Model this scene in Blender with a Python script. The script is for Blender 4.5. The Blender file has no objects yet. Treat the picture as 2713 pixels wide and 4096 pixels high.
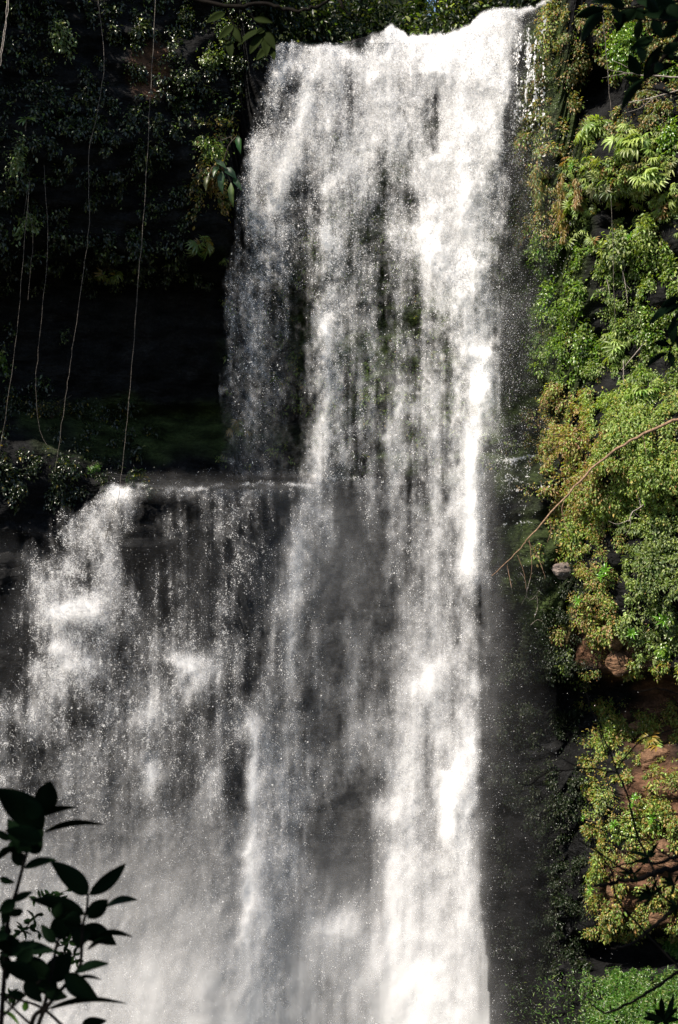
import bpy, math, random
import numpy as np
from mathutils import Vector

C = bpy.context.scene.collection
S = bpy.context.scene
rng = np.random.default_rng(7)
random.seed(7)
R = math.radians

# ------------------------------------------------------------------ camera, sky, sun, exposure
W, H = 678, 1024
FPX = 512 / math.tan(R(20))                      # focal length in pixels
cam_d = bpy.data.cameras.new("camera")
cam = bpy.data.objects.new("camera", cam_d)
C.objects.link(cam)
cam.location = (0, 0, 0)
cam.rotation_euler = (R(90), 0, 0)
cam_d.sensor_fit = 'VERTICAL'
cam_d.sensor_height = 36
cam_d.lens = 18 / math.tan(R(20))
cam_d.clip_start = 0.1
cam_d.clip_end = 2000
cam_d.dof.use_dof = True
cam_d.dof.focus_distance = 56
cam_d.dof.aperture_fstop = 5.6
S.camera = cam

SUN = Vector((-0.50, -0.40, 0.77)).normalized()  # towards the sun
w = bpy.data.worlds.new("World")
S.world = w
w.use_nodes = True
nt = w.node_tree
nt.nodes.clear()
sky = nt.nodes.new("ShaderNodeTexSky")
sky.sky_type = 'NISHITA'
sky.sun_disc = False
sky.sun_elevation = math.asin(SUN.z)
sky.sun_rotation = math.atan2(SUN.x, SUN.y)
bg = nt.nodes.new("ShaderNodeBackground")
bg.inputs[1].default_value = 0.085
wo = nt.nodes.new("ShaderNodeOutputWorld")
nt.links.new(sky.outputs[0], bg.inputs[0])
nt.links.new(bg.outputs[0], wo.inputs[0])

sl = bpy.data.lights.new("sun", 'SUN')
sl.energy = 5.0
sl.angle = R(0.5)
sl.color = (1.0, 0.905, 0.79)
so = bpy.data.objects.new("sun", sl)
C.objects.link(so)
so.rotation_euler = SUN.to_track_quat('Z', 'Y').to_euler()
so.location = SUN * 100

S.view_settings.view_transform = 'Standard'
S.view_settings.look = 'None'
S.view_settings.exposure = 1.0
S.view_settings.gamma = 1
S.cycles.max_bounces = 5
S.cycles.diffuse_bounces = 3
S.cycles.glossy_bounces = 2
S.cycles.transmission_bounces = 3
S.cycles.caustics_reflective = False
S.cycles.caustics_refractive = False
S.cycles.use_denoising = True

# ------------------------------------------------------------------ helpers
def at(px, py, Y):
    """point at depth Y metres seen at picture position (px, py)"""
    return np.stack([(np.asarray(px, float) - 339) * Y / FPX, np.asarray(Y, float) + 0 * np.asarray(px, float),
                     (512 - np.asarray(py, float)) * Y / FPX], -1)

def atv(px, py, Y):
    return Vector(at(px, py, Y).tolist())

def tag(o, label=None, cat=None, group=None, kind=None):
    if label: o["label"] = label
    if cat: o["category"] = cat
    if group: o["group"] = group
    if kind: o["kind"] = kind
    return o

def empty(name, loc=(0, 0, 0)):
    o = bpy.data.objects.new(name, None)
    C.objects.link(o)
    o.location = loc
    return o

def mesh_np(name, V, F, mat, parent=None, col=None, smooth=False):
    """one mesh object from arrays; F is an (n, k) array of equal polygons (k = 3 or 4)"""
    V = np.ascontiguousarray(V, np.float32)
    F = np.ascontiguousarray(F, np.int32)
    if parent is not None:
        V = V - np.array(parent.location, np.float32)
    me = bpy.data.meshes.new(name)
    n, k = F.shape
    me.vertices.add(len(V))
    me.vertices.foreach_set("co", V.ravel())
    me.loops.add(n * k)
    me.loops.foreach_set("vertex_index", F.ravel())
    me.polygons.add(n)
    me.polygons.foreach_set("loop_start", np.arange(0, n * k, k, dtype=np.int32))
    me.update(calc_edges=True)
    if col is not None:
        a = me.color_attributes.new("tint", 'FLOAT_COLOR', 'POINT')
        c4 = np.ones((len(V), 4), np.float32)
        c4[:, :3] = col
        a.data.foreach_set("color", c4.ravel())
    if smooth:
        me.polygons.foreach_set("use_smooth", np.ones(n, bool))
    me.materials.append(mat)
    o = bpy.data.objects.new(name, me)
    C.objects.link(o)
    if parent is not None:
        o.parent = parent
    return o

def vnoise(h, w_, sy, sx, seed):
    """smooth value noise, mean 0, roughly -1..1"""
    g = np.random.default_rng(seed)
    gh, gw = int(h / sy) + 3, int(w_ / sx) + 3
    G = g.uniform(-1, 1, (gh, gw))
    y = np.arange(h) / sy
    x = np.arange(w_) / sx
    yi, xi = y.astype(int), x.astype(int)
    fy, fx = y - yi, x - xi
    fy = fy * fy * (3 - 2 * fy); fx = fx * fx * (3 - 2 * fx)
    a = G[yi][:, xi]; b = G[yi][:, xi + 1]; c = G[yi + 1][:, xi]; d = G[yi + 1][:, xi + 1]
    fx = fx[None]; fy = fy[:, None]
    return (a * (1 - fx) + b * fx) * (1 - fy) + (c * (1 - fx) + d * fx) * fy

def fnoise(h, w_, sy, sx, seed, octs=4, gain=0.55):
    out = 0; amp = 1; tot = 0
    for o in range(octs):
        out = out + amp * vnoise(h, w_, max(sy, 1.2), max(sx, 1.2), seed + 31 * o)
        tot += amp * amp
        amp *= gain; sy /= 2; sx /= 2
    return out / math.sqrt(tot)

def sstep(a, b, x):
    t = np.clip((x - a) / (b - a), 0, 1)
    return t * t * (3 - 2 * t)

def tube(pts, r0, r1, sides=6):
    """tapered tube along a polyline -> V, F (quads)"""
    P = [Vector(p) for p in pts]
    n = len(P)
    V = []; F = []
    for i, p in enumerate(P):
        d = (P[min(i + 1, n - 1)] - P[max(i - 1, 0)]).normalized()
        u = d.cross(Vector((0.31, 0.9, 0.2))).normalized()
        v = d.cross(u)
        r = r0 + (r1 - r0) * i / max(n - 1, 1)
        for k in range(sides):
            a = 2 * math.pi * k / sides
            V.append(p + (u * math.cos(a) + v * math.sin(a)) * r)
    for i in range(n - 1):
        for k in range(sides):
            k2 = (k + 1) % sides
            F.append((i * sides + k, i * sides + k2, (i + 1) * sides + k2, (i + 1) * sides + k))
    return np.array([tuple(v) for v in V]), np.array(F)

def join(parts):
    V = []; F = []; o = 0
    for v, f in parts:
        V.append(v); F.append(np.asarray(f) + o); o += len(v)
    return np.concatenate(V), np.concatenate(F)

def smooth_line(pts, n=4, jit=0.0):
    """Catmull-Rom through points, n steps per span"""
    P = [np.array(p, float) for p in pts]
    P = [2 * P[0] - P[1]] + P + [2 * P[-1] - P[-2]]
    out = []
    for i in range(1, len(P) - 2):
        for k in range(n):
            t = k / n
            a, b, c, d = P[i - 1], P[i], P[i + 1], P[i + 2]
            q = 0.5 * (2 * b + (c - a) * t + (2 * a - 5 * b + 4 * c - d) * t * t + (3 * b - a - 3 * c + d) * t ** 3)
            out.append(q + rng.normal(0, jit, 3) if jit and (i > 1 or k) else q)
    out.append(P[-2])
    return out

# ------------------------------------------------------------------ materials
def newmat(name):
    m = bpy.data.materials.new(name)
    m.use_nodes = True
    n = m.node_tree
    b = n.nodes["Principled BSDF"]
    return m, n, b

def leaf_mat(name, rough=0.4, trans=0.35, spec=0.5):
    m, n, b = newmat(name)
    at_ = n.nodes.new("ShaderNodeAttribute"); at_.attribute_name = "tint"
    tex = n.nodes.new("ShaderNodeTexNoise"); tex.inputs["Scale"].default_value = 9
    geo = n.nodes.new("ShaderNodeTexCoord")
    n.links.new(geo.outputs["Object"], tex.inputs["Vector"])
    mp = n.nodes.new("ShaderNodeMapRange")
    mp.inputs[3].default_value = 0.7; mp.inputs[4].default_value = 1.3
    n.links.new(tex.outputs["Fac"], mp.inputs[0])
    mul = n.nodes.new("ShaderNodeVectorMath"); mul.operation = 'MULTIPLY'
    n.links.new(at_.outputs["Color"], mul.inputs[0]); n.links.new(mp.outputs[0], mul.inputs[1])
    n.links.new(mul.outputs[0], b.inputs["Base Color"])
    b.inputs["Roughness"].default_value = rough
    b.inputs["Specular IOR Level"].default_value = spec
    tr = n.nodes.new("ShaderNodeBsdfTranslucent")
    mul2 = n.nodes.new("ShaderNodeVectorMath"); mul2.operation = 'MULTIPLY'
    mul2.inputs[1].default_value = (1.3, 1.35, 0.35)
    n.links.new(mul.outputs[0], mul2.inputs[0]); n.links.new(mul2.outputs[0], tr.inputs[0])
    mix = n.nodes.new("ShaderNodeMixShader"); mix.inputs[0].default_value = trans
    n.links.new(b.outputs[0], mix.inputs[1]); n.links.new(tr.outputs[0], mix.inputs[2])
    n.links.new(mix.outputs[0], n.nodes["Material Output"].inputs[0])
    return m

def bark_mat(name, c1, c2, rough=0.75):
    m, n, b = newmat(name)
    tex = n.nodes.new("ShaderNodeTexNoise"); tex.inputs["Scale"].default_value = 14; tex.inputs["Detail"].default_value = 6
    co = n.nodes.new("ShaderNodeTexCoord"); n.links.new(co.outputs["Object"], tex.inputs["Vector"])
    cr = n.nodes.new("ShaderNodeValToRGB")
    cr.color_ramp.elements[0].position = 0.35; cr.color_ramp.elements[1].position = 0.65
    cr.color_ramp.elements[0].color = (*c1, 1); cr.color_ramp.elements[1].color = (*c2, 1)
    n.links.new(tex.outputs["Fac"], cr.inputs[0]); n.links.new(cr.outputs[0], b.inputs["Base Color"])
    b.inputs["Roughness"].default_value = rough
    bp = n.nodes.new("ShaderNodeBump"); bp.inputs["Strength"].default_value = 0.5; bp.inputs["Distance"].default_value = 0.02
    n.links.new(tex.outputs["Fac"], bp.inputs["Height"]); n.links.new(bp.outputs[0], b.inputs["Normal"])
    return m

def rock_mat(name, tinted=True, c=(0.03, 0.025, 0.02)):
    m, n, b = newmat(name)
    co = n.nodes.new("ShaderNodeTexCoord")
    t1 = n.nodes.new("ShaderNodeTexNoise"); t1.inputs["Scale"].default_value = 0.9; t1.inputs["Detail"].default_value = 8
    mpv = n.nodes.new("ShaderNodeMapping"); mpv.inputs["Scale"].default_value = (1, 1, 2.6)
    n.links.new(co.outputs["Object"], mpv.inputs[0]); n.links.new(mpv.outputs[0], t1.inputs["Vector"])
    mr = n.nodes.new("ShaderNodeMapRange"); mr.inputs[1].default_value = 0.3; mr.inputs[2].default_value = 0.7
    mr.inputs[3].default_value = 0.35; mr.inputs[4].default_value = 1.7
    n.links.new(t1.outputs["Fac"], mr.inputs[0])
    mul = n.nodes.new("ShaderNodeVectorMath"); mul.operation = 'MULTIPLY'
    if tinted:
        a = n.nodes.new("ShaderNodeAttribute"); a.attribute_name = "tint"
        n.links.new(a.outputs["Color"], mul.inputs[0])
    else:
        mul.inputs[0].default_value = c
    n.links.new(mr.outputs[0], mul.inputs[1])
    n.links.new(mul.outputs[0], b.inputs["Base Color"])
    t3 = n.nodes.new("ShaderNodeTexNoise"); t3.inputs["Scale"].default_value = 7; t3.inputs["Detail"].default_value = 7; t3.inputs["Roughness"].default_value = 0.7
    n.links.new(co.outputs["Object"], t3.inputs["Vector"])
    m3 = n.nodes.new("ShaderNodeMapRange"); m3.inputs[1].default_value = 0.3; m3.inputs[2].default_value = 0.7; m3.inputs[3].default_value = 0.35; m3.inputs[4].default_value = 1.6
    n.links.new(t3.outputs["Fac"], m3.inputs[0])
    mu3 = n.nodes.new("ShaderNodeVectorMath"); mu3.operation = 'MULTIPLY'
    n.links.new(mul.outputs[0], mu3.inputs[0]); n.links.new(m3.outputs[0], mu3.inputs[1])
    n.links.new(mu3.outputs[0], b.inputs["Base Color"])
    b.inputs["Roughness"].default_value = 0.8
    b.inputs["Specular IOR Level"].default_value = 0.07
    t2 = n.nodes.new("ShaderNodeTexNoise"); t2.inputs["Scale"].default_value = 3; t2.inputs["Detail"].default_value = 8
    n.links.new(mpv.outputs[0], t2.inputs["Vector"])
    bp = n.nodes.new("ShaderNodeBump"); bp.inputs["Strength"].default_value = 0.9; bp.inputs["Distance"].default_value = 0.25
    n.links.new(t2.outputs["Fac"], bp.inputs["Height"]); n.links.new(bp.outputs[0], b.inputs["Normal"])
    return m

def water_mat(name, col=(0.9, 0.9, 0.9), trans=0.4):
    m, n, b = newmat(name)
    b.inputs["Base Color"].default_value = (*col, 1)
    b.inputs["Roughness"].default_value = 0.3
    b.inputs["Specular IOR Level"].default_value = 0.25
    tr = n.nodes.new("ShaderNodeBsdfTranslucent"); tr.inputs[0].default_value = (*col, 1)
    mix = n.nodes.new("ShaderNodeMixShader"); mix.inputs[0].default_value = trans
    n.links.new(b.outputs[0], mix.inputs[1]); n.links.new(tr.outputs[0], mix.inputs[2])
    n.links.new(mix.outputs[0], n.nodes["Material Output"].inputs[0])
    return m

M_LEAF = leaf_mat("leaf", rough=0.38, trans=0.42, spec=0.38)
M_GLOSS = leaf_mat("glossy_leaf", rough=0.28, trans=0.4, spec=0.7)
M_DARKLEAF = leaf_mat("shade_toned_leaf", rough=0.8, trans=0.04, spec=0.03)  # foreground leaf copy, dulled to look shaded
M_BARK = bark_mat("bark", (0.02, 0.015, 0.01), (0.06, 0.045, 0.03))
M_FGBARK = bark_mat("shaded_bark", (0.004, 0.0035, 0.003), (0.012, 0.010, 0.008), 0.95)  # bark copy with the foreground shade put into its colour
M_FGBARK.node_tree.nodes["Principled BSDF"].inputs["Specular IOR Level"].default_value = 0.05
M_DEAD = bark_mat("dead_wood", (0.09, 0.05, 0.025), (0.26, 0.16, 0.09))
M_TWIG = bark_mat("grey_twig", (0.12, 0.1, 0.085), (0.35, 0.3, 0.26))
M_VINE = bark_mat("vine_bark", (0.02, 0.017, 0.014), (0.15, 0.125, 0.10))
M_ROCK = rock_mat("wet_cliff_rock")
M_EARTH = rock_mat("brown_rock", False, (0.12, 0.07, 0.042))
M_GREYROCK = rock_mat("grey_rock", False, (0.22, 0.18, 0.16))
M_WATER = water_mat("white_water", (0.88, 0.88, 0.88))
M_MIST = water_mat("spray_water", (0.9, 0.9, 0.92), 0.5)

# ------------------------------------------------------------------ cliff
U0, U1, US = -320, 1000, 3.0
us = np.arange(U0, U1, US)
NV = 420
def interp(x, xs, ys): return np.interp(x, xs, ys)

def lip_y(x):
    return interp(x, [232, 250, 275, 300, 330, 360, 385, 395, 405, 455, 470, 480, 500, 520, 540, 552, 560, 580],
                  [-60, 20, 46, 47, 47, 38, 31, 30, 35, 36, 30, 14, 10, 11, 7, 3, -10, -60])

def depth(px, py):
    """smooth depth of the rock face, metres"""
    d = interp(px, [-320, 0, 150, 240, 300, 480, 520, 560, 620, 678, 1000], [54, 57.5, 60.3, 62.2, 63.2, 63.2, 62.2, 60.2, 57.6, 55.6, 47])
    left = 1 - sstep(255, 320, px)
    right = sstep(535, 575, px)
    mid = 1 - left - right
    # left wall: leafy overhang above, a deep undercut, then the ledge
    d = d + left * (4.2 * sstep(235, 300, py) * (1 - sstep(400, 470, py)))
    d = d - left * 1.6 * (1 - sstep(120, 260, py))
    d = d + left * 1.5 * sstep(400, 420, py) * (1 - sstep(470, 482, py)) * sstep(70, 130, px)
    lw = sstep(70, 130, px)
    d = d - left * 1.2 * (lw * sstep(474, 484, py) + (1 - lw) * sstep(620, 780, py))
    # behind the fall
    d = d - np.clip(mid, 0, 1) * 1.0 * sstep(470, 484, py)
    d = d - np.exp(-((px - 525) / 32) ** 2) * 1.3 * sstep(452, 462, py) * (1 - sstep(520, 620, py))
    # right wall: cave, bulging creepers, undercuts
    d = d + 2.6 * np.exp(-((px - 598) / 26) ** 2 - ((py - 92) / 34) ** 2)
    d = d - 1.3 * sstep(560, 600, px) * np.exp(-((py - 160) / 45) ** 2)
    d = d + 2.2 * np.exp(-((px - 628) / 22) ** 2 - ((py - 212) / 18) ** 2)
    bulge = np.exp(-((py - 450) / 62) ** 2)
    d = d - 2.7 * sstep(535, 610, px) * bulge
    d = d - 1.6 * sstep(545, 600, px) * np.exp(-((py - 590) / 60) ** 2)
    under = sstep(670, 682, py) * (1 - sstep(698, 790, py))
    d = d + 4.2 * sstep(500, 600, px) * under
    d = d - 1.2 * sstep(585, 615, px) * sstep(745, 800, py) * (1 - sstep(900, 940, py))
    d = d + 3.0 * sstep(560, 600, px) * sstep(930, 940, py) * (1 - sstep(950, 985, py))
    d = d - 3.6 * sstep(500, 620, px) * sstep(955, 1030, py)
    d = d + 1.3 * np.exp(-((px - 535) / 42) ** 2) * sstep(580, 680, py)
    d = d - np.clip(py - 1024, 0, 200) * 0.02
    return d

lipU = np.where((us > 232) & (us < 580), lip_y(us), -60) - 90 * sstep(0, 40, np.where(us < 400, 260 - us, us - 556))
PYG = np.zeros((NV, len(us))); 
for j in range(NV):
    PYG[j] = 1150 + (lipU - 1150) * (j / (NV - 1))
PXG = np.broadcast_to(us, PYG.shape).copy()
ncl = (fnoise(NV, len(us), 26, 26, 101, 5, 0.62) * 0.85 + np.abs(vnoise(NV, len(us), 5, 22, 105)) * 0.45)
DG = depth(PXG, PYG)
calm = 1 - 0.55 * np.exp(-((PYG - 478) / 14) ** 2) * (PXG < 360)
DG = DG - ncl * calm
VG = at(PXG, PYG, DG)
# the top behind the lip: goes back as the river bed and the plateau
back = []
for k, dy in enumerate([0.7, 2, 4, 8, 14, 24, 40]):
    r_ = VG[-1].copy()
    r_[:, 1] += dy
    r_[:, 0] *= 1 + dy * 0.012
    r_[:, 2] += dy * 0.05 * (1 + 0.5 * vnoise(1, len(us), 1, 20, 300 + k)[0])
    back.append(r_)
VG2 = np.concatenate([VG, np.stack(back)])
nr, nc = VG2.shape[:2]
idx = np.arange(nr * nc).reshape(nr, nc)
F = np.stack([idx[:-1, :-1], idx[:-1, 1:], idx[1:, 1:], idx[1:, :-1]], -1).reshape(-1, 4)
dark = np.array([0.0072, 0.0074, 0.0076]); earth = np.array([0.085, 0.046, 0.028]); moss = np.array([0.03, 0.045, 0.012])
colr = np.broadcast_to(dark, VG2.shape).copy()
def paint(cx, cy, rx, ry, c, s=1.0):
    pxx = np.concatenate([PXG, np.broadcast_to(PXG[-1], (7, nc))]); pyy = np.concatenate([PYG, np.broadcast_to(PYG[-1], (7, nc))])
    nn = fnoise(nr, nc, 10, 10, int(cx * 7 + cy), 4)
    wgt = np.clip(1.25 - ((pxx - cx) / rx) ** 2 - ((pyy - cy) / ry) ** 2 + 0.6 * nn, 0, 1)[..., None] * s
    colr[:] = colr * (1 - wgt) + np.array(c) * wgt
for a_ in [(622, 655, 28, 26), (590, 640, 30, 24), (650, 725, 34, 26), (655, 800, 30, 60), (650, 880, 50, 40), (640, 905, 40, 25), (150, 70, 24, 30), (670, 690, 40, 14)]:
    paint(*a_, earth)
for a_ in [(520, 470, 40, 40), (540, 560, 40, 60), (420, 300, 160, 180), (550, 200, 40, 200), (140, 430, 140, 30), (545, 620, 30, 40)]:
    paint(*a_, moss, 0.7)
cliff = mesh_np("cliff", VG2.reshape(-1, 3), F, M_ROCK, col=colr.reshape(-1, 3), smooth=True)
tag(cliff, "dark wet rock wall of the gorge around and behind the waterfall", kind="structure")

# surface lookup for plants: (px, py) -> point and outward normal
gy_, gx_ = np.gradient(VG, axis=(0, 1)) if False else (np.gradient(VG, axis=0), np.gradient(VG, axis=1))
NG = np.cross(gx_, gy_)
NG /= np.linalg.norm(NG, axis=-1, keepdims=True) + 1e-9
NG *= np.where(NG[..., 1:2] > 0, -1, 1)
def surf(px, py):
    i = np.clip(((np.asarray(px) - U0) / US).astype(int), 0, len(us) - 1)
    L = lipU[i]
    j = np.clip(((1150 - np.asarray(py)) / (1150 - L) * (NV - 1)).astype(int), 0, NV - 1)
    return VG[j, i], NG[j, i]

# ------------------------------------------------------------------ leaves
def unit(a): return a / (np.linalg.norm(a, axis=-1, keepdims=True) + 1e-9)

def leaf_mesh(P, N, D, L, Wd, fold=0.25, droop=0.25):
    """bent leaves: base P, leaf normal N, direction D, length L, width Wd -> V, F (8 triangles as 4 folded quads each)"""
    n = len(P)
    D = unit(D); X = unit(np.cross(D, N)); N = unit(np.cross(X, D))
    L = np.asarray(L)[:, None]; Wd = np.asarray(Wd)[:, None]
    m1 = P + D * L * 0.35 - N * L * droop * 0.10
    m2 = P + D * L * 0.70 - N * L * droop * 0.42
    tip = P + D * L * 0.96 - N * L * droop
    up = N * Wd * fold
    V = np.stack([P, m1, m2, tip,
                  m1 - X * Wd * 0.48 + up, m1 + X * Wd * 0.48 + up,
                  m2 - X * Wd * 0.36 + up, m2 + X * Wd * 0.36 + up], 1).reshape(-1, 3)
    t = np.array([[0, 4, 1], [1, 4, 6], [1, 6, 2], [2, 6, 3], [0, 1, 5], [1, 2, 7], [1, 7, 5], [2, 3, 7]])
    F = (t[None] + (np.arange(n) * 8)[:, None, None]).reshape(-1, 3)
    return V, F

PAL = {  # base colours of foliage
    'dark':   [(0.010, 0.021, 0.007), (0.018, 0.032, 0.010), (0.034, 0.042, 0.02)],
    'mid':    [(0.050, 0.085, 0.016), (0.078, 0.115, 0.026), (0.11, 0.14, 0.04)],
    'bright': [(0.06, 0.14, 0.012), (0.12, 0.22, 0.022), (0.20, 0.30, 0.05)],
    'pale':   [(0.15, 0.20, 0.055), (0.19, 0.24, 0.075), (0.10, 0.145, 0.035)],
    'yellow': [(0.15, 0.22, 0.045), (0.20, 0.25, 0.06), (0.11, 0.175, 0.035), (0.25, 0.20, 0.06)],
    'brown':  [(0.19, 0.12, 0.05), (0.22, 0.17, 0.08), (0.13, 0.13, 0.045), (0.14, 0.08, 0.035)],
    'grey':   [(0.10, 0.13, 0.055), (0.14, 0.16, 0.08), (0.07, 0.10, 0.04)],
    'gold':   [(0.20, 0.15, 0.025), (0.26, 0.18, 0.03), (0.12, 0.13, 0.02)],
    'grass':  [(0.04, 0.12, 0.012), (0.07, 0.17, 0.022), (0.12, 0.21, 0.05)],
}
def pick(pal, n):
    pals = [p.split(':') for p in pal.split('+')]
    wts = np.array([float(p[1]) if len(p) > 1 else 1.0 for p in pals]); wts /= wts.sum()
    out = np.zeros((n, 3))
    which = rng.choice(len(pals), n, p=wts)
    for k, p in enumerate(pals):
        m = which == k
        c = np.array(PAL[p[0]])
        out[m] = c[rng.integers(0, len(c), m.sum())] * (1.6 if p[0] in ('pale', 'yellow', 'mid', 'grey', 'brown') else 1.0)
    return out * rng.uniform(0.75, 1.25, (n, 1)) * rng.uniform(0.92, 1.08, (n, 3))

def clump(center, normal, Rx, Rz, n, pal, size, kind='leaf', flat=0.7):
    """a dome of leaves growing out of a wall: returns V, F, colours"""
    normal = np.array(normal, float)
    right = unit(np.cross(normal, (0, 0, 1.0)))
    up = np.cross(right, normal)
    # a few sub-clumps make the outline uneven
    k = max(3, int(n / 45))
    sd = unit(rng.normal(size=(k, 3))); sd[:, 2] = np.abs(sd[:, 2]) * 0.9
    sr = rng.uniform(0.25, 0.85, k)
    g = rng.integers(0, k, n)
    loc = sd[g] * sr[g, None] + rng.normal(size=(n, 3)) * 0.22
    P = np.array(center) + right * (loc[:, :1] * Rx) + up * (loc[:, 1:2] * Rz) + normal * (loc[:, 2:] * Rx * flat)
    out = unit(right * loc[:, :1] + up * loc[:, 1:2] + normal * np.abs(loc[:, 2:]) * 1.1)
    N_ = unit(out * 0.6 + np.array([0, 0, 0.75]) + normal * 0.35 + rng.normal(size=(n, 3)) * 0.42)
    D_ = unit(out * 0.6 + np.array([0, 0, -0.55]) + rng.normal(size=(n, 3)) * 0.5)
    base_c = pick(pal, n)
    if kind == 'leaf':
        L = size * rng.uniform(0.6, 1.3, n)
        V, F = leaf_mesh(P, N_, D_, L, L * rng.uniform(0.38, 0.55, n))
        return V, F, np.repeat(base_c, 8, 0)
    # 'fan': a palmate spray of 6 narrow leaflets that droop from one point
    n2 = max(1, n // 10)
    P = np.repeat(P[:n2], 6, 0); N0 = N_[:n2]; D0 = unit(D_[:n2] * [1, 1, 0.4])
    N0 = unit(np.cross(np.cross(D0, N0), D0)); X0 = np.cross(D0, N0)
    ang = np.tile(np.linspace(-1.15, 1.15, 6), n2) + rng.normal(0, 0.08, n2 * 6)
    Dd = np.repeat(D0, 6, 0) * np.cos(ang)[:, None] + np.repeat(X0, 6, 0) * np.sin(ang)[:, None]
    L = size * 2.0 * np.repeat(rng.uniform(0.6, 1.3, n2), 6)
    V, F = leaf_mesh(P, np.repeat(N0, 6, 0), Dd, L, L * 0.22, droop=0.5)
    return V, F, np.repeat(np.repeat(base_c[:n2], 6, 0), 8, 0)

class Pile:
    def __init__(s): s.V = []; s.F = []; s.C = []; s.o = 0
    def add(s, v, f, c):
        s.V.append(v); s.F.append(f + s.o); s.C.append(c); s.o += len(v)
    def build(s, name, mat, parent=None):
        return mesh_np(name, np.concatenate(s.V), np.concatenate(s.F), mat, parent, np.concatenate(s.C))

def wall_clump(px, py, rpx, n, pal, size, kind='leaf', ry=None, lift=0.1, flat=0.7):
    p, nr_ = surf(px, py)
    nr_ = unit(nr_ * np.array([1, 1, 0.5]))
    s_ = p[1] / FPX
    return clump(p + nr_ * lift, nr_, rpx * s_, (ry or rpx) * s_, n, pal, size, kind, flat)

# ground cover of creepers: nobody could count it
def in_any(px, py, holes): return any(((px - a) / c) ** 2 + ((py - b) / d) ** 2 < 1 for a, b, c, d in holes)
RH = [(598, 92, 22, 30), (628, 212, 17, 13), (560, 100, 9, 30), (625, 690, 60, 14), (540, 690, 60, 14), (630, 952, 60, 16), (622, 655, 16, 16), (566, 568, 9, 11),
      (590, 320, 14, 12), (640, 545, 18, 14), (672, 690, 60, 16)]
cr = Pile()
def right_pal(px, py):
    if py < 130: return 'brown:2+grey:2+mid', 0.15
    if py < 240: return ('pale:3+grey:1+brown:.5' if px > 570 else 'brown:2+grey+mid+yellow'), 0.17
    if py < 390: return ('bright:2+mid' if px < 600 else 'pale+grey+mid+bright'), 0.17
    if py < 520: return ('brown:1.6+yellow' if px < 600 else 'yellow+pale:2+mid:.6+brown:.25'), 0.15
    if py > 560 and px < 590: return 'dark', 0.14  # dark leaf colours stand in for the fall's shadow
    if py < 660: return ('yellow+brown+mid' if px < 625 else 'mid+grey+pale'), 0.15
    if py > 935 and px < 600: return 'dark', 0.14  # shade at the foot of the wall put into leaf colour
    if py < 935: return 'yellow+gold:.6+mid+brown:.6', 0.15
    return 'grass', 0.2
def left_edge(py): return interp(py, [0, 120, 300, 380, 450, 500, 600, 640, 680, 720, 950, 1024], [548, 520, 522, 535, 530, 542, 552, 520, 500, 500, 500, 520])
n_done = 0
for _ in range(1500):
    px, py = rng.uniform(495, 700), rng.uniform(-5, 1045)
    if px < left_edge(py) - 6 or in_any(px, py, RH): continue
    bare = (700 < py < 930) and rng.random() < 0.12
    if bare: continue
    if px < 590 and py > 690 and rng.random() < .4: continue
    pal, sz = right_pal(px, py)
    r_ = rng.uniform(7, 16)
    kd = 'fan' if (130 < py < 240 and px > 565 and rng.random() < 0.7) else 'leaf'
    edge = sstep(0, 30, px - left_edge(py))
    nl = int((75 + 150 * rng.random()) * (0.4 + 0.6 * edge))
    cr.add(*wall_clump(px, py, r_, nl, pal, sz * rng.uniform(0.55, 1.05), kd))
for _ in range(260):                           # the thick bank of small creepers
    px, py = rng.uniform(546, 700), rng.uniform(384, 640)
    if px < left_edge(py) + 6 or (py > 520 and rng.random() < .55): continue
    pal = 'brown:1.3+yellow' if rng.random() < sstep(640, 560, px) else 'yellow+pale:1.6+mid:.5'
    if py > 520 and px > 625: pal = 'mid+grey+pale:.5'
    cr.add(*wall_clump(px, py, rng.uniform(7, 15), 190, pal, 0.12 * rng.uniform(.75, 1.2), lift=rng.uniform(0, .35)))
for _ in range(300):                           # thin low growth between the bushes
    px, py = rng.uniform(500, 700), rng.uniform(0, 935)
    if px < left_edge(py) or in_any(px, py, RH): continue
    pal = 'dark' if (px < 592 and py > 540) else 'dark:2+brown+mid:.7'  # low growth darkened in colour where the fall should shade it
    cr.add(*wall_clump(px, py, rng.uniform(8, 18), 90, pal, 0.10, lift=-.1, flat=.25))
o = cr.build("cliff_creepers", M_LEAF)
tag(o, "mat of green and brown creepers covering the sunlit right cliff", "creepers", kind="stuff")

cl = Pile()
for _ in range(680):
    px, py = rng.uniform(-40, 262), rng.uniform(-30, 500)
    if px > interp(py, [0, 60, 180, 300, 480], [268, 255, 232, 205, 150]): continue
    if 285 < py < 400 and rng.random() < 0.93 and px > 15: continue
    if 400 <= py < 500 and rng.random() < 0.3: continue
    if in_any(px, py, [(70, 60, 14, 40), (128, 95, 22, 14)]): continue
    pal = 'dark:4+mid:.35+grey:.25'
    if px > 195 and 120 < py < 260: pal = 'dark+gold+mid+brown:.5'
    if py > 400: pal = 'dark:6+gold:.3'  # shelf leaves darkened in colour to look unlit
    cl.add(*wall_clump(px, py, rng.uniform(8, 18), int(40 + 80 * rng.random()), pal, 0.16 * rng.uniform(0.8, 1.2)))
for _ in range(22):                            # ferns and grass along the shelf, colours darkened to look unlit
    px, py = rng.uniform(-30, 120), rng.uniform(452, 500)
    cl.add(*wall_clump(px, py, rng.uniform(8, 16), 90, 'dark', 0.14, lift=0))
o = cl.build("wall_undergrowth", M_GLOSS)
tag(o, "dark undergrowth and glossy small leaves on the shaded left wall", "undergrowth", kind="stuff")

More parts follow.
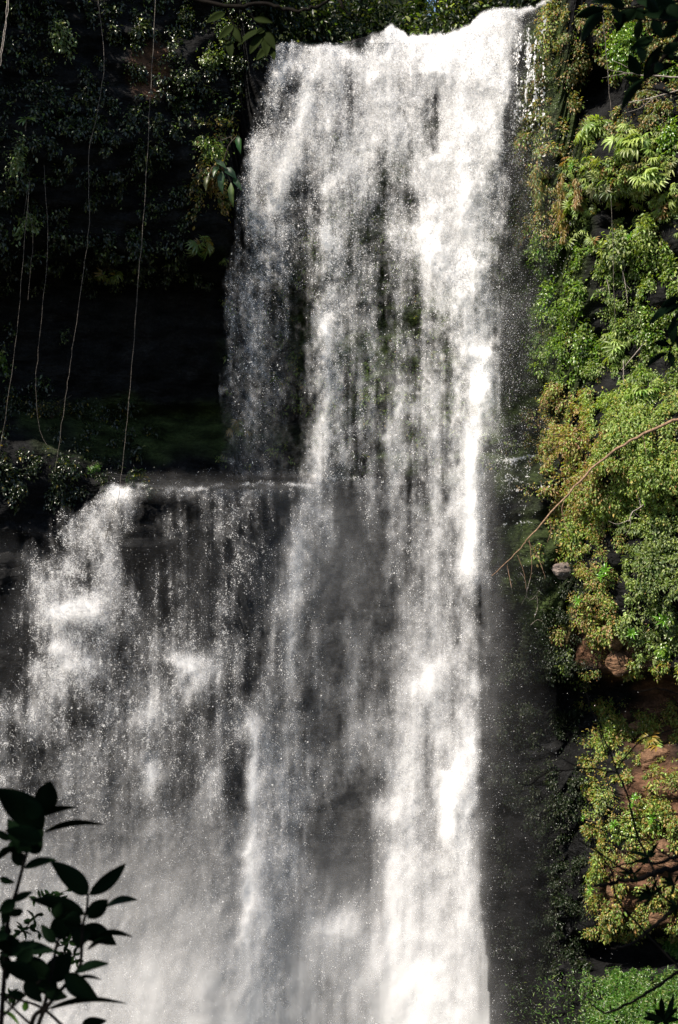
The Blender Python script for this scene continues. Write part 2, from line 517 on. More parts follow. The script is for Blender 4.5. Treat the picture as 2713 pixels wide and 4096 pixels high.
cb = Pile()
for _ in range(420):
    px, py = rng.uniform(225, 520), rng.uniform(120, 470)
    if ((px - 385) / 120) ** 2 + ((py - 330) / 130) ** 2 > 1 and rng.random() < 0.6: continue
    cb.add(*wall_clump(px, py, rng.uniform(6, 13), int(20 + 40 * rng.random()), 'mid:2+dark+gold:.3', 0.15, flat=0.3))
o = cb.build("wet_moss", M_LEAF)
tag(o, "wet green moss and ferns on the rock behind the falling water", "moss", kind="stuff")

# ------------------------------------------------------------------ plants one can point to
def stems(px, py, rpx, n, seed=0):
    p, nr_ = surf(px, py)
    s_ = p[1] / FPX
    g = np.random.default_rng(int(px * 13 + py))
    parts = []
    for k in range(n):
        a = g.uniform(-1, 1); 
        e = p + nr_ * g.uniform(0.3, 0.9) * rpx * s_ + np.array([a, 0, g.uniform(-0.5, 0.9)]) * rpx * s_ * 0.8
        mid = (p + e) / 2 + np.array([0, 0, 0.12 * rpx * s_])
        parts.append(tube(smooth_line([p - nr_ * 0.3, mid, e], 3, 0.02), 0.035, 0.012, 5))
    return join(parts)

def shrub(name, px, py, r, n, pal, size, label, cat, kind='leaf', ry=None, group=None, mat=None, lift=0.3, flat=0.8):
    p, nr_ = surf(px, py)
    root = empty(name, p.tolist())
    tag(root, label, cat, group)
    pl = Pile(); pl.add(*wall_clump(px, py, r, n, pal, size, kind, ry, lift, flat))
    pl.build("foliage", mat or M_LEAF, root)
    v, f = stems(px, py, r, 7)
    mesh_np("stem", v, f, M_BARK, root, smooth=True)
    return root

SH = [
 ("bush", 638, 48, 30, 1500, 'bright', .19, "bright green leafy bush above the bare pale twigs, top right of the gorge", "bush", 'leaf', 26),
 ("bush", 668, 74, 16, 500, 'bright', .19, "small bright green bush right of the larger one near the top right", "bush", 'leaf', 16),
 ("creeper", 553, 34, 16, 700, 'brown+grey+yellow', .14, "brownish creeper curtain hanging beside the top of the fall", "creeper", 'leaf', 40),
 ("fern_clump", 600, 130, 16, 420, 'pale', .21, "pale fern clump on the shelf under the dark hollow", "fern", 'fan', 12),
 ("fern_clump", 642, 146, 22, 560, 'pale', .22, "broad pale fern clump at the lip of the shelf below the bare twigs", "fern", 'fan', 15),
 ("fern_clump", 604, 185, 17, 420, 'pale+grey', .21, "grey-green fern clump drooping left of the small dark cave", "fern", 'fan', 18),
 ("fern_clump", 655, 178, 17, 420, 'pale', .2, "yellowish fern clump above the small dark cave", "fern", 'fan', 14),
 ("fern_clump", 585, 205, 12, 240, 'pale', .19, "small fern tuft beside the brown hanging moss", "fern", 'fan', 12),
 ("shrub", 530, 145, 14, 380, 'mid+yellow+brown', .15, "mixed green shrub in the spray beside the upper fall", "shrub", 'leaf', 16),
 ("shrub", 672, 140, 14, 420, 'bright', .18, "bright green shrub at the right edge beside the pale ferns", "shrub", 'leaf', 22),
 ("shrub", 558, 300, 16, 700, 'bright', .19, "tall bright green shrub nearest the spray, halfway up the right cliff", "shrub", 'leaf', 34),
 ("shrub", 582, 345, 19, 800, 'bright+mid', .19, "dense dark green shrub just above the yellow creeper bank", "shrub", 'leaf', 30),
 ("shrub", 545, 250, 12, 300, 'bright+mid', .17, "small green shrub wet with spray below the brown moss strands", "shrub", 'leaf', 16),
 ("shrub", 620, 250, 20, 650, 'pale+grey', .18, "pale shrub below the small dark cave", "shrub", 'leaf', 22),
 ("shrub", 655, 235, 18, 520, 'pale+mid', .17, "greyish shrub with bare stems right of the pale shrub", "shrub", 'leaf', 22),
 ("shrub", 622, 345, 16, 520, 'mid+pale', .22, "long-leaved shrub beside the bare hanging roots", "shrub", 'fan', 22),
 ("shrub", 662, 330, 14, 420, 'mid+bright', .17, "narrow green shrub at the right edge above the creeper bank", "shrub", 'leaf', 30),
 ("fern_clump", 650, 398, 22, 700, 'pale+bright:.5', .2, "feathery fern bank topping the yellow creepers", "fern", 'fan', 11),
 ("creeper", 580, 440, 24, 1500, 'brown:1.6+yellow', .13, "orange-brown creeper mound above the fallen branch's middle", "creeper", 'leaf', 24),
 ("creeper", 632, 430, 32, 2200, 'yellow+pale:2', .13, "large yellow-green creeper mound above the fallen branch", "creeper", 'leaf', 26),
 ("creeper", 655, 470, 26, 1600, 'pale:1.5+yellow+mid', .13, "green creeper mound just under the fallen branch's thick end", "creeper", 'leaf', 22),
 ("creeper", 605, 490, 26, 1500, 'yellow+brown+mid', .13, "yellowish creeper mound below the middle of the fallen branch", "creeper", 'leaf', 22),
 ("shrub", 583, 535, 18, 800, 'yellow+mid', .14, "yellow-green shrub above the pale boulder", "shrub", 'leaf', 26),
 ("shrub", 655, 565, 20, 900, 'mid+grey', .15, "dull green shrub at the right edge with leaves hanging down", "shrub", 'leaf', 24),
 ("shrub", 668, 610, 16, 700, 'mid+grey+bright:.3', .16, "dark green shrub overhanging the deep shadow at the right edge", "shrub", 'leaf', 30),
 ("creeper", 590, 612, 19, 800, 'brown+yellow', .12, "rust-brown creeper cushion above the brown rock", "creeper", 'leaf', 13),
 ("shrub", 575, 655, 15, 420, 'mid+dark', .17, "dim green shrub at the lower edge of the overhang", "shrub", 'leaf', 18),
 ("shrub", 668, 650, 10, 260, 'bright', .2, "small bright shrub hanging under the overhang at the right edge", "shrub", 'leaf', 12),
 ("shrub", 607, 745, 14, 480, 'yellow+mid', .15, "yellow-green shrub left of the brown earth bank", "shrub", 'leaf', 24),
 ("shrub", 612, 800, 14, 420, 'grey+yellow', .14, "greyish shrub on the lower bank at the edge of the shadow", "shrub", 'leaf', 16),
 ("shrub", 635, 830, 20, 620, 'yellow+mid+bright:.3', .15, "patchy yellow shrub in the middle of the lower bank", "shrub", 'leaf', 20),
 ("shrub", 664, 815, 12, 320, 'bright+yellow', .17, "bright shrub at the right edge of the lower bank", "shrub", 'leaf', 16),
 ("shrub", 604, 870, 12, 360, 'yellow+mid', .14, "small shrub above the broken end of the dark branch", "shrub", 'leaf', 18),
 ("fern_clump", 660, 745, 14, 260, 'gold+yellow', .17, "yellow fern tuft on the upper rim of the brown bank", "fern", 'fan', 8),
 ("fern_clump", 245, 430, 14, 160, 'mid+gold', .18, "shaded fern tuft above the ledge left of the fall", "fern", 'fan', 10),
 # left wall
 ("shrub", 222, 32, 18, 420, 'mid+grey+pale', .16, "glinting small-leaved shrub near the top left of the fall", "shrub", 'leaf', 18),
 ("shrub", 62, 38, 16, 320, 'mid+grey', .17, "pale glinting shrub near the top left corner", "shrub", 'leaf', 22),
 ("shrub", 205, 62, 18, 360, 'mid+grey', .15, "small-leaved shrub beside the bare reddish patch", "shrub", 'leaf', 12),
 ("shrub", 18, 160, 13, 340, 'mid+grey', .16, "leafy shrub under the star-shaped rosette at the left", "shrub", 'leaf', 28),
 ("shrub", 20, 220, 16, 260, 'grey+mid', .16, "thin shrub with pale twigs at the left edge", "shrub", 'leaf', 16),
 ("shrub", 205, 150, 24, 620, 'mid+bright:.4', .16, "green shrub below the broad leaves left of the fall", "shrub", 'leaf', 14),
 ("creeper", 222, 180, 14, 620, 'gold:2+brown', .13, "golden creeper curtain right beside the left edge of the fall", "creeper", 'leaf', 30),
 ("fern_clump", 200, 238, 9, 170, 'gold+mid', .2, "golden fern hanging into the dark undercut", "fern", 'fan', 14),
 ("fern_clump", 108, 268, 11, 170, 'gold+mid', .19, "lone golden fern hanging above the dark hollow", "fern", 'fan', 14),
 ("shrub", 4, 365, 8, 150, 'mid+bright', .17, "small lit shrub at the left edge beside the hanging vines", "shrub", 'leaf', 14),
 ("moss_cushion", 88, 470, 9, 420, 'grass', .08, "small bright moss cushion on the rock beside the ledge", "moss", 'leaf', 5),
 ("shrub", 50, 415, 26, 520, 'gold:.6+dark:2', .13, "low golden-brown shrub on the dark shelf left of the vines", "shrub", 'leaf', 10),  # mostly dark leaf colours, shade of the shelf painted in
]
for (nm, px, py, r, n, pal, sz, lab, cat, kd, ry) in SH:
    left_side = px < 300
    shrub(nm, px, py, r * 0.95, n, pal, sz, lab, cat, kd, ry, mat=M_GLOSS if (left_side or 'bright' in pal) else M_LEAF)

# grass bank at the lower right
gp = Pile()
n = 60000
px = rng.uniform(500, 700, n); py = rng.uniform(955, 1060, n)
keep = (rng.random(n) < 0.05 + 0.95 * sstep(570, 640, px)) & (py > 982 - 12 * sstep(620, 690, px) + 14 * vnoise(1, 2000, 1, 40, 61)[0][(px).astype(int)]) & (px > 505 + 30 * rng.random(n))
px, py = px[keep], py[keep]
P, Nn = surf(px, py); n = len(P)
Nn = unit(Nn + [0, 0, 0.9])
D_ = unit(np.array([0, -0.5, 0.35]) + rng.normal(size=(n, 3)) * 0.55)
L = rng.uniform(0.07, 0.22, n)
V, F_ = leaf_mesh(P + Nn * (0.25 + 0.25 * vnoise(1, 3000, 1, 6, 62)[0][(px * 3).astype(int)] + rng.uniform(0, 0.25, n))[:, None], unit(Nn + rng.normal(size=(n, 3)) * .3), D_, L, L * 0.22, droop=0.5)
gp.add(V, F_, np.repeat(pick('grass:3+mid', n), 8, 0))
o = gp.build("grass", M_GLOSS)
tag(o, "lush wet green grass bank at the foot of the right cliff", "grass", kind="stuff")

# broad leaved plant beside the fall
p0, n0 = surf(222, 172)
root = tag(empty("broad_leaved_plant", p0.tolist()), "broad-leaved plant with long drooping leaves left of the upper fall", "plant")
for (bx, by, tx, ty, wd, c) in [(222, 170, 220, 192, 8, (0.025, 0.06, 0.025)), (231, 182, 231, 205, 7, (0.07, 0.11, 0.03)), (209, 175, 204, 188, 7, (0.09, 0.10, 0.03)), (238, 135, 239, 151, 7, (0.02, 0.07, 0.015)),
                                (224, 168, 236, 176, 9, (0.02, 0.05, 0.02)), (219, 166, 212, 174, 7, (0.03, 0.07, 0.025)), (215, 160, 226, 166, 6, (0.05, 0.09, 0.04)), (233, 178, 241, 188, 6, (0.02, 0.05, 0.02))]:
    Yd = p0[1] - 0.9
    b = at([bx], [by], Yd); t = at([tx], [ty], Yd - 0.35)
    Lr = np.linalg.norm(t - b, axis=1)
    V, F_ = leaf_mesh(b, np.array([[-0.25, -0.8, 0.55]]), t - b, Lr, [wd * Yd / FPX], droop=0.3)
    mesh_np("leaf", V, F_, M_LEAF, root, np.repeat(np.array([c]), 8, 0))
    st = tube(smooth_line([p0 + n0 * 0.1, (p0 + b[0]) / 2 + [0, -0.3, 0.25], b[0]], 3), 0.03, 0.015, 5)
    mesh_np("stem", *st, M_BARK, root, smooth=True)

# rosette on a bare stalk
pr = at(26, 119, 56.0)
root = tag(empty("rosette_plant", pr.tolist()), "pale star-shaped leaf rosette on a bare stalk at the left", "plant")
for a_ in [(-12, 2, .2), (-8, -3, .1), (-2, -4, 0), (4, -4, .2), (10, -2, .6), (11, 0.5, .6), (-4, 6, .1), (-9, 5, .1)]:
    t = at(26 + a_[0], 119 + a_[1], 55.8)
    Lr = np.linalg.norm(t - pr)
    V, F_ = leaf_mesh(pr[None], np.array([[0.1, -0.35, 0.9]]), (t - pr)[None], [Lr], [Lr * 0.3], droop=0.2)
    mesh_np("leaf", V, F_, M_GLOSS, root, np.repeat(np.array([(0.12 + a_[2] * .2, 0.2 + a_[2] * .2, 0.09 + a_[2] * .12)]), 8, 0))
mesh_np("stem", *tube(smooth_line([at(26, 119, 56), at(26, 145, 56.3), at(24, 180, 57)], 5, 0.02), 0.03, 0.04, 6), M_VINE, root, smooth=True)

ROS = [(617, 571, 7, "bright rosette of strap leaves among the creepers, upper one of the close pair"), (616, 583, 7, "bright rosette of strap leaves just below its twin among the creepers"), (661, 499, 6, "star-shaped leaf rosette in the dark gap under the big creeper mound"),
 (593, 603, 6, "lime-yellow rosette on top of the rust-brown creeper cushion"), (635, 634, 6, "yellow-green rosette between the tan rock and the dark green shrub"), (665, 622, 9, "large bright rosette hanging at the right edge over the deep shadow"),
 (648, 802, 5, "upper of two small lime rosettes in the middle of the lower bank"), (648, 811, 5, "lower of two small lime rosettes in the middle of the lower bank"), (672, 822, 7, "broad lime rosette at the right edge of the lower bank"),
 (626, 831, 6, "lime rosette near the left side of the lower bank"), (607, 891, 5, "lone lime rosette under the broken dark branch end"), (601, 824, 4, "tiny green rosette on the shadow line of the lower bank"), (640, 246, 5, "pale star-shaped rosette below the small dark cave"), (588, 168, 5, "green rosette above the brown moss strands")]
for (px_, py_, r_, lab) in ROS:
    p, nn = surf(px_, py_)
    nn = unit(nn * [1, 1, .4] + [0, 0, .35])
    c0 = p + nn * 0.75
    root = tag(empty("rosette_plant", c0.tolist()), lab, "plant", "rosette plants on the right cliff")
    L0 = r_ * p[1] / FPX * 1.25
    for k in range(12):
        a_ = k * 2.4; tilt = 0.35 + 0.55 * (k / 12)
        rt = unit(np.cross(nn, (0, 0, 1.0))); up_ = np.cross(rt, nn)
        d = unit(nn * (1 - tilt) + (rt * math.cos(a_) + up_ * math.sin(a_)) * tilt)
        Lk = L0 * (0.7 + 0.4 * rng.random())
        V, F_ = leaf_mesh(c0[None], unit(nn - d * (nn @ d))[None], d[None], [Lk], [Lk * 0.24], droop=0.35)
        mesh_np("leaf", V, F_, M_GLOSS, root, np.repeat(np.array([[0.11, 0.26, 0.02]]) * rng.uniform(.7, 1.3), 8, 0))
    mesh_np("stem", *tube([p - nn * .2, c0], .04, .03, 5), M_BARK, root, smooth=True)

# hanging moss strands
def strand(px, py0, py1, rp, pal, label):
    p, nn = surf(px, py0)
    root = tag(empty("hanging_moss", p.tolist()), label, "moss")
    n = 900
    t = rng.random(n) ** 0.9
    Yd = p[1] - 0.5
    P = at(px + rng.normal(0, 1, n) * rp * (0.35 + 1.6 * t * (1 - t)) * (1 + .5 * np.sin(t * 23 + px)) + 1.5 * np.sin(t * 5 + px), py0 + (py1 - py0) * t, Yd + rng.normal(0, 0.12, n))
    D_ = np.array([0, -0.15, -1]) + rng.normal(size=(n, 3)) * 0.35
    L = rng.uniform(0.12, 0.3, n)
    V, F_ = leaf_mesh(P, np.array([-0.3, -0.8, 0.4]) + rng.normal(size=(n, 3)) * 0.4, D_, L, L * 0.18)
    mesh_np("strands", V, F_, M_LEAF, root, np.repeat(pick(pal, n), 8, 0))
    mesh_np("stem", *tube(smooth_line([at(px, py0, Yd), at(px + 1, (py0 + py1) / 2, Yd), at(px, py1 - 4, Yd)], 5, 0.02), 0.03, 0.01, 5), M_BARK, root, smooth=True)
strand(562, 172, 240, 3.0, 'gold:2+brown', "longest brown-gold moss strand hanging left of the ferns")
strand(577, 178, 206, 1.8, 'brown', "short rusty moss strand hanging beside the longest one")
strand(538, 165, 205, 3.5, 'mid+gold', "green moss streak hanging in the spray right of the fall")

# ------------------------------------------------------------------ rocks
def boulder(px, py, rx, ry, mat, label, proud=0.35):
    p, nn = surf(px, py)
    s_ = p[1] / FPX
    nu, nv = 28, 18
    th = np.linspace(0, 2 * np.pi, nu, endpoint=False); ph = np.linspace(0.02, np.pi - 0.02, nv)
    g = np.random.default_rng(int(px + py * 3))
    dirs = np.stack([np.sin(ph)[:, None] * np.cos(th), np.sin(ph)[:, None] * np.sin(th), np.cos(ph)[:, None] * np.ones(nu)], -1)
    rad = np.ones((nv, nu))
    for k in range(14):
        q = unit(g.normal(size=3)); cut = g.uniform(0.62, 0.95)
        dd = dirs @ q
        rad = np.minimum(rad, np.where(dd > 0.05, cut / np.maximum(dd, 0.05), 9))
    rad = rad + 0.09 * fnoise(nv, nu, 4, 4, int(px), 3) + g.normal(0, 0.012, rad.shape)
    V = dirs * rad[..., None] * np.array([rx * s_, min(rx, ry) * s_ * 0.7, ry * s_]) + p + nn * proud * min(rx, ry) * s_ * 0.4
    i = np.arange(nu * nv).reshape(nv, nu)
    F_ = np.stack([i[:-1], np.roll(i, -1, 1)[:-1], np.roll(i, -1, 1)[1:], i[1:]], -1).reshape(-1, 4)
    o = mesh_np("rock", V.reshape(-1, 3), F_, mat)
    tag(o, label, "rock")
boulder(624, 660, 19, 15, M_EARTH, "brown rounded rock right at the edge of the overhang's shadow")
boulder(616, 638, 10, 12, M_EARTH, "tan rock block above the brown rounded rock")
boulder(565, 568, 11, 10, M_GREYROCK, "pale pinkish-grey boulder among the bushes below the fallen branch", 0.8)
boulder(640, 727, 12, 8, M_EARTH, "reddish rock at the upper left of the lower earth bank")
boulder(655, 760, 18, 14, M_EARTH, "large brown rock face on the lower bank right of the bare twigs")
boulder(668, 855, 12, 18, M_EARTH, "brown rock at the right edge behind the dark branches")
boulder(618, 888, 9, 12, M_EARTH, "orange-brown rock beside the broken dark branch end")
boulder(664, 915, 14, 12, M_EARTH, "tan rock at the foot of the lower bank")

# ------------------------------------------------------------------ the water: bright and dim parts set by how much falls where
# digits 0-9: water brightness, shade included, imitated by drop coverage per 20 px cell (columns from px 200, rows from py 0)
FALL = [
 "000000000000077886", "000000000888897843", "000665888999998743", "000757868889999883", "002645756866888967",
 "003448756865889562", "004458657865889551", "005685567756889551", "036784577459895511", "015653665348785511",
 "014653554558885310", "013543653568885310", "023532744469985310", "024432544258995310", "034321543236884310",
 "034322643235774300", "034322644223676200", "034213644243687200", "033314543344577200", "033214533445587100",
 "022313533455566100", "023214543535576100", "022114453645585100", "032124434545575200", "000004324545584000",
 "000035423455584000", "000044423546584000", "000054412446584000", "000354313546684000", "000454323356562000",
 "000454343356553000", "000553453356563000", "000553343466663000", "001553444367663000", "004543554478673000",
 "006543445578674000", "007653355677784000", "007754455686884000", "008754554786984000", "008765534787984000",
 "007764335886892000", "027753325786882000", "048763334886683000", "058764334887784000", "059754435887784000",
 "068755565887785000", "078746876888785000", "078646767888883000", "078656667899884000", "078756566899885000",
 "078766566899985000", "078766566899985000", "078766566899985000", "078766566899985000", "078766566899985000",
]
# columns were read left to right from px 200; row 4 on keeps the thin right-hand drip out (it has its own stream)
LEFT = [  # rows from py 460, columns from px 0
 "0000000100000000", "0000165443344340", "0003444212343200", "0015534212442100", "0114552213234210", "0136453112243110",
 "0255455222243210", "0247755222243220", "0255553332233220", "0276543344553140", "0457743347643200", "0464534455432300",
 "3653344653335000", "3553444543436000", "4333444433440000", "4334444643540000", "4344444533540000", "4444444444540000",
 "5544444544440000", "5554444444447000", "5555444444440000", "5555544454550000", "5555555555550000", "5555555555550000",
 "5555565555560000", "6666666666660000", "6666666666660000", "6666666666660000", "6666666666660000", "6666666666660000", "6666666666660000"]

X0, Y0, X1, Y1 = -60, -20, 760, 1110
HH, WW = Y1 - Y0, X1 - X0
yy, xx = np.mgrid[Y0:Y1, X0:X1].astype(float) + 0.5

def grid_map(rows, ox, oy, cell=20):
    G = np.array([[int(c) for c in r] for r in rows], float)
    wx = xx + 6 * fnoise(HH, WW, 40, 22, 501, 3) ; wy = yy + 9 * fnoise(HH, WW, 40, 26, 502, 3)
    gx = (wx - ox) / cell - 0.5; gy = (wy - oy) / cell - 0.5
    inside = (gx > -1) & (gx < G.shape[1]) & (gy > -1)
    gx = np.clip(gx, 0, G.shape[1] - 1.001); gy = np.clip(gy, 0, G.shape[0] - 1.001)
    xi, yi = gx.astype(int), gy.astype(int)
    fx, fy = gx - xi, gy - yi
    v = (G[yi, xi] * (1 - fx) + G[yi, xi + 1] * fx) * (1 - fy) + (G[yi + 1, xi] * (1 - fx) + G[yi + 1, xi + 1] * fx) * fy
    return v * inside

def edge_mask(xl, xr, ww=6):
    wob = 3.5 * fnoise(HH, WW, 16, 400, 77, 4)
    return sstep(-ww, ww, xx - xl + wob) * sstep(-ww, ww, xr - xx + wob)

yl = np.arange(Y0, Y1) + 0.5
L_up = interp(yl, [30, 46, 80, 130, 180, 220, 280, 350, 475, 484], [280, 274, 264, 253, 240, 231, 224, 221, 221, 221])[:, None]
L_lo = interp(yl, [480, 560, 620, 680, 720, 800, 900, 1024, 1110], [282, 274, 264, 254, 246, 244, 238, 226, 215])[:, None]
R_all = interp(yl, [0, 20, 60, 90, 150, 220, 330, 420, 500, 650, 700, 830, 900, 960, 1024, 1110], [552, 522, 516, 512, 507, 505, 500, 494, 489, 486, 483, 478, 480, 487, 490, 494])[:, None]
lipm = sstep(-2.5, 2.5, yy - (interp(xx[0], [262, 275, 300, 330, 360, 385, 392, 400, 408, 455, 470, 480, 500, 520, 540, 553], [52, 44, 43, 45, 36, 29, 25, 31, 34, 33, 27, 12, 7, 8, 4, -4])[None] + 2.6 * fnoise(HH, WW, 400, 9, 9, 3)))
gm = grid_map(FALL, 200, 0)
up = 1 - sstep(472, 484, yy + 3 * fnoise(HH, WW, 400, 12, 5150, 3))
D_main = gm * lipm * (edge_mask(L_up, R_all, 9) * up + edge_mask(L_lo, R_all + 2 + 3 * fnoise(HH, WW, 22, 400, 5353, 3), 9) * (1 - up))
D_left = grid_map(LEFT, 0, 460) * sstep(-4, 6, yy - 484 - interp(xx[0], [0, 60, 80, 100, 110, 130, 320], [60, 45, 22, 4, 0, 2, 2])[None] + 4 * fnoise(HH, WW, 9, 9, 15, 3)) * sstep(0, 24, L_lo + 34 - xx)

# strands of denser water and of dark gaps inside the fall (polylines: px, py), half width, strength
def strand_field(lines):
    out = np.zeros((HH, WW))
    for pts, hw, s_ in lines:
        p = np.array(pts, float)
        cx = np.interp(yl, p[:, 1], p[:, 0], left=-999, right=-999)[:, None] + 2.5 * fnoise(HH, WW, 30, 400, int(p[0, 0] * 3 + p[0, 1]), 3)
        env = (sstep(p[0, 1] - 5, p[0, 1] + 10, yl) * (1 - sstep(p[-1, 1] - 14, p[-1, 1] + 8, yl)))[:, None]
        out = out + s_ * np.exp(-((xx - cx) / hw) ** 2) * env
    return out
extra = strand_field([
 ([(312, 70), (296, 130), (283, 190), (277, 215)], 9, 1.6), ([(290, 60), (270, 110), (258, 160), (254, 190)], 5, 1.5),
 ([(345, 150), (352, 165), (330, 185), (326, 200)], 8, 1.2), ([(462, 60), (467, 150), (469, 240), (470, 290)], 8, 1.0),
 ([(400, 75), (392, 130), (388, 180), (388, 200)], 12, -0.9), ([(322, 85), (308, 150), (300, 200)], 8, -0.8),
 ([(420, 225), (440, 260), (462, 285)], 11, 1.4), ([(327, 220), (325, 250)], 8, 1.5), ([(318, 310), (326, 345)], 8, 1.7),
 ([(352, 330), (346, 400), (350, 430)], 9, -1.0), ([(386, 300), (392, 390)], 9, -0.8), ([(300, 300), (296, 470)], 8, -1.2),
 ([(480, 345), (485, 370), (482, 400), (472, 440), (470, 520), (466, 575)], 7, 1.8), ([(348, 496), (346, 560), (338, 620)], 9, -1.1), ([(324, 420), (316, 480), (302, 540), (290, 610)], 11, 1.3), ([(345, 440), (336, 490), (322, 540)], 9, 0.8),
 ([(300, 520), (293, 580), (288, 640), (284, 700)], 8, 1.0), ([(366, 600), (356, 680), (348, 780)], 5, 1.1), ([(392, 560), (366, 640), (362, 720), (345, 790), (312, 810)], 6, 0.9),
 ([(276, 590), (272, 650), (268, 680)], 4, 1.0), ([(251, 700), (252, 760), (250, 850), (246, 950)], 5, 1.2), ([(420, 655), (435, 690)], 8, 1.4), ([(472, 670), (478, 700)], 5, 1.8),
 ([(446, 770), (450, 830), (456, 860)], 8, 1.3), ([(330, 820), (340, 870)], 20, -1.0), ([(340, 905), (336, 935)], 22, 1.0), ([(430, 700), (424, 760), (428, 840)], 5, -0.8),
 ([(380, 790), (366, 850)], 5, 0.8),
])
D_main = np.clip(D_main + extra * (D_main > 0.4) - 1.3 * np.exp(-((xx - 350) / 36) ** 2) * sstep(510, 600, yy) * (1 - sstep(840, 900, yy)) * (D_main > 1.4), 0, 9.6)  # centre thinned so the water there reads as shaded
fillm = sstep(740, 840, yy) * sstep(190, 215, xx) * (1 - sstep(262, 280, xx))
D_left = np.maximum(D_left, 4.3 * fillm)
foam = (3.6 + 2.2 * fnoise(HH, WW, 8, 16, 818, 3)) * np.exp(-((yy - 486 - 2.5 * np.sin(xx / 23) - 2.5 * fnoise(HH, WW, 400, 14, 5151, 3)) / 3.5) ** 2) * sstep(108, 135, xx) * (1 - sstep(300, 345, xx))
foam += 0 * (2.6 + 2.4 * fnoise(HH, WW, 40, 10, 819, 3)) * sstep(484, 492, yy) * (1 - sstep(505, 600, yy)) * sstep(225, 245, xx) * (1 - sstep(285, 310, xx))
D_left = np.maximum(D_left, np.clip(foam, 0, 8))
exl = np.zeros((HH, WW))
for (cx, cy, rx, ry, s_) in [(60, 612, 24, 10, 4.4), (118, 494, 14, 12, 3.6), (95, 520, 10, 16, 1.2), (182, 660, 24, 9, 2.8), (30, 560, 10, 22, 1.5), (95, 600, 14, 10, 1.5), (150, 700, 9, 26, 1.4),
                             (155, 770, 7, 18, 1.8), (213, 770, 8, 22, 1.2), (60, 640, 12, 16, 1.3), (20, 620, 8, 16, 1.4), (75, 520, 26, 22, .8), (200, 570, 9, 16, 1.2),
                             (40, 590, 14, 26, 2.6), (25, 660, 12, 16, 2.2), (48, 670, 14, 14, 1.5), (8, 700, 20, 34, 1.8), (14, 620, 12, 30, 1.2), (70, 760, 60, 40, .6), (180, 700, 60, 60, .5), (118, 640, 40, 50, .5), (105, 540, 12, 30, .6), (140, 570, 26, 40, -1.5), (200, 630, 40, 34, -0.9), (165, 545, 26, 30, -1.2), (215, 540, 14, 40, -.6), (110, 730, 26, 20, -0.7), (195, 720, 16, 36, -0.7), (60, 715, 22, 16, -0.9), (240, 600, 10, 50, -1)]:
    exl += s_ * np.exp(-((xx - cx) / rx) ** 2 - ((yy - cy) / ry) ** 2)
D_left = np.clip(D_left + exl * sstep(0.1, 0.8, D_left) + (0.40 * (D_left - 4.2) - 0.15) * (1 - sstep(800, 900, yy)) * sstep(0.1, 2, D_left), 0, 9.6)
D_left = np.maximum(D_left, 1.5 * sstep(486, 520, yy) * sstep(30, 80, xx + (yy - 500) * .3) * (xx < L_lo + 20) * (1 + .4 * fnoise(HH, WW, 30, 30, 5252, 3)))

def cover(d, k=2.05):
    t = d / 9.2
    c = np.clip(0.72 * t ** 2.2 + 0.28 * t ** 5, 0, 0.985)
    return 1 - (1 - c) ** (k - (k - 1.2) * sstep(260, 520, yy))

def depth_main(px, py):
    """the curtain leaves the lip, arcs towards the viewer and drops"""
    fall = np.clip(py - 20, 0, 2000)
    arc = 2.2 * (1 - np.exp(-fall / 130)) + fall * 0.0022
    lowleft = (1 - sstep(290, 330, px)) * (1 - sstep(470, 490, py))
    return 62.0 - arc * (1 - 0.3 * lowleft) + 0.8 * np.cos((px - 390) / 60)
def depth_left(px, py):
    return 57.8 - 2.0 * (1 - np.exp(-np.clip(py - 484, 0, 900) / 90)) - 0.002 * np.clip(py - 480, 0, 900) + 0.004 * px

def drops(name, D, dfun, area, detail, thick, seed, mat, label, cat, kind=None, tetra=False, elong=1.2, extra_cov=None, part_of=None, group=None):
    """thousands of separate drops; area = mean size seen, in square px"""
    g = np.random.default_rng(seed)
    Cv = cover(D) if extra_cov is None else extra_cov
    if detail > 0:
        nz = 0.5 * fnoise(HH, WW, 9, 5, seed + 1, 3, 0.8) + 0.6 * fnoise(HH, WW, 3.5, 2.8, seed + 2, 2)
        Cv = np.clip(np.clip(Cv, 1e-4, 0.985) ** np.exp(-detail * 1.1 * nz), 0, 0.985) * (Cv > 0.002)
    lam = -np.log(1 - Cv) / area
    cnt = g.poisson(lam)
    iy, ix = np.nonzero(cnt)
    rep = cnt[iy, ix]
    px = np.repeat(xx[iy, ix], rep) + g.uniform(-.5, .5, rep.sum())
    py = np.repeat(yy[iy, ix], rep) + g.uniform(-.5, .5, rep.sum())
    n = len(px)
    P = at(px, py, dfun(px, py) + g.normal(0, thick, n))
    m = P[:, 1] / FPX
    s = g.lognormal(0, 0.35, n)
    rot = unit(g.normal(size=(n, 3))); rot2 = unit(np.cross(rot, g.normal(size=(n, 3)))); rot3 = np.cross(rot, rot2)
    if tetra:
        e = np.sqrt(area / 0.433) * s * m / 2.83
        T = np.array([[1, 1, 1], [1, -1, -1], [-1, 1, -1], [-1, -1, 1]], float)
        f = np.array([[0, 1, 2], [0, 3, 1], [0, 2, 3], [1, 3, 2]])
    else:
        e = np.sqrt(2 * area / 1.299) * s * m
        T = np.array([[1, 0, 0], [-.5, .866, 0], [-.5, -.866, 0]], float)
        f = np.array([[0, 1, 2]])
    k = len(T)
    loc = (T[None, :, :1] * rot2[:, None] + T[None, :, 1:2] * rot3[:, None] + T[None, :, 2:] * rot[:, None]) * e[:, None, None]
    loc[..., 2] *= elong
    V = (P[:, None] + loc).reshape(-1, 3)
    F_ = (f[None] + (np.arange(n) * k)[:, None, None]).reshape(-1, 3)
    o = mesh_np(name, V, F_, mat, part_of)
    if part_of is None:
        tag(o, label, cat, group, kind)
    print("drops", name, n)
    return o

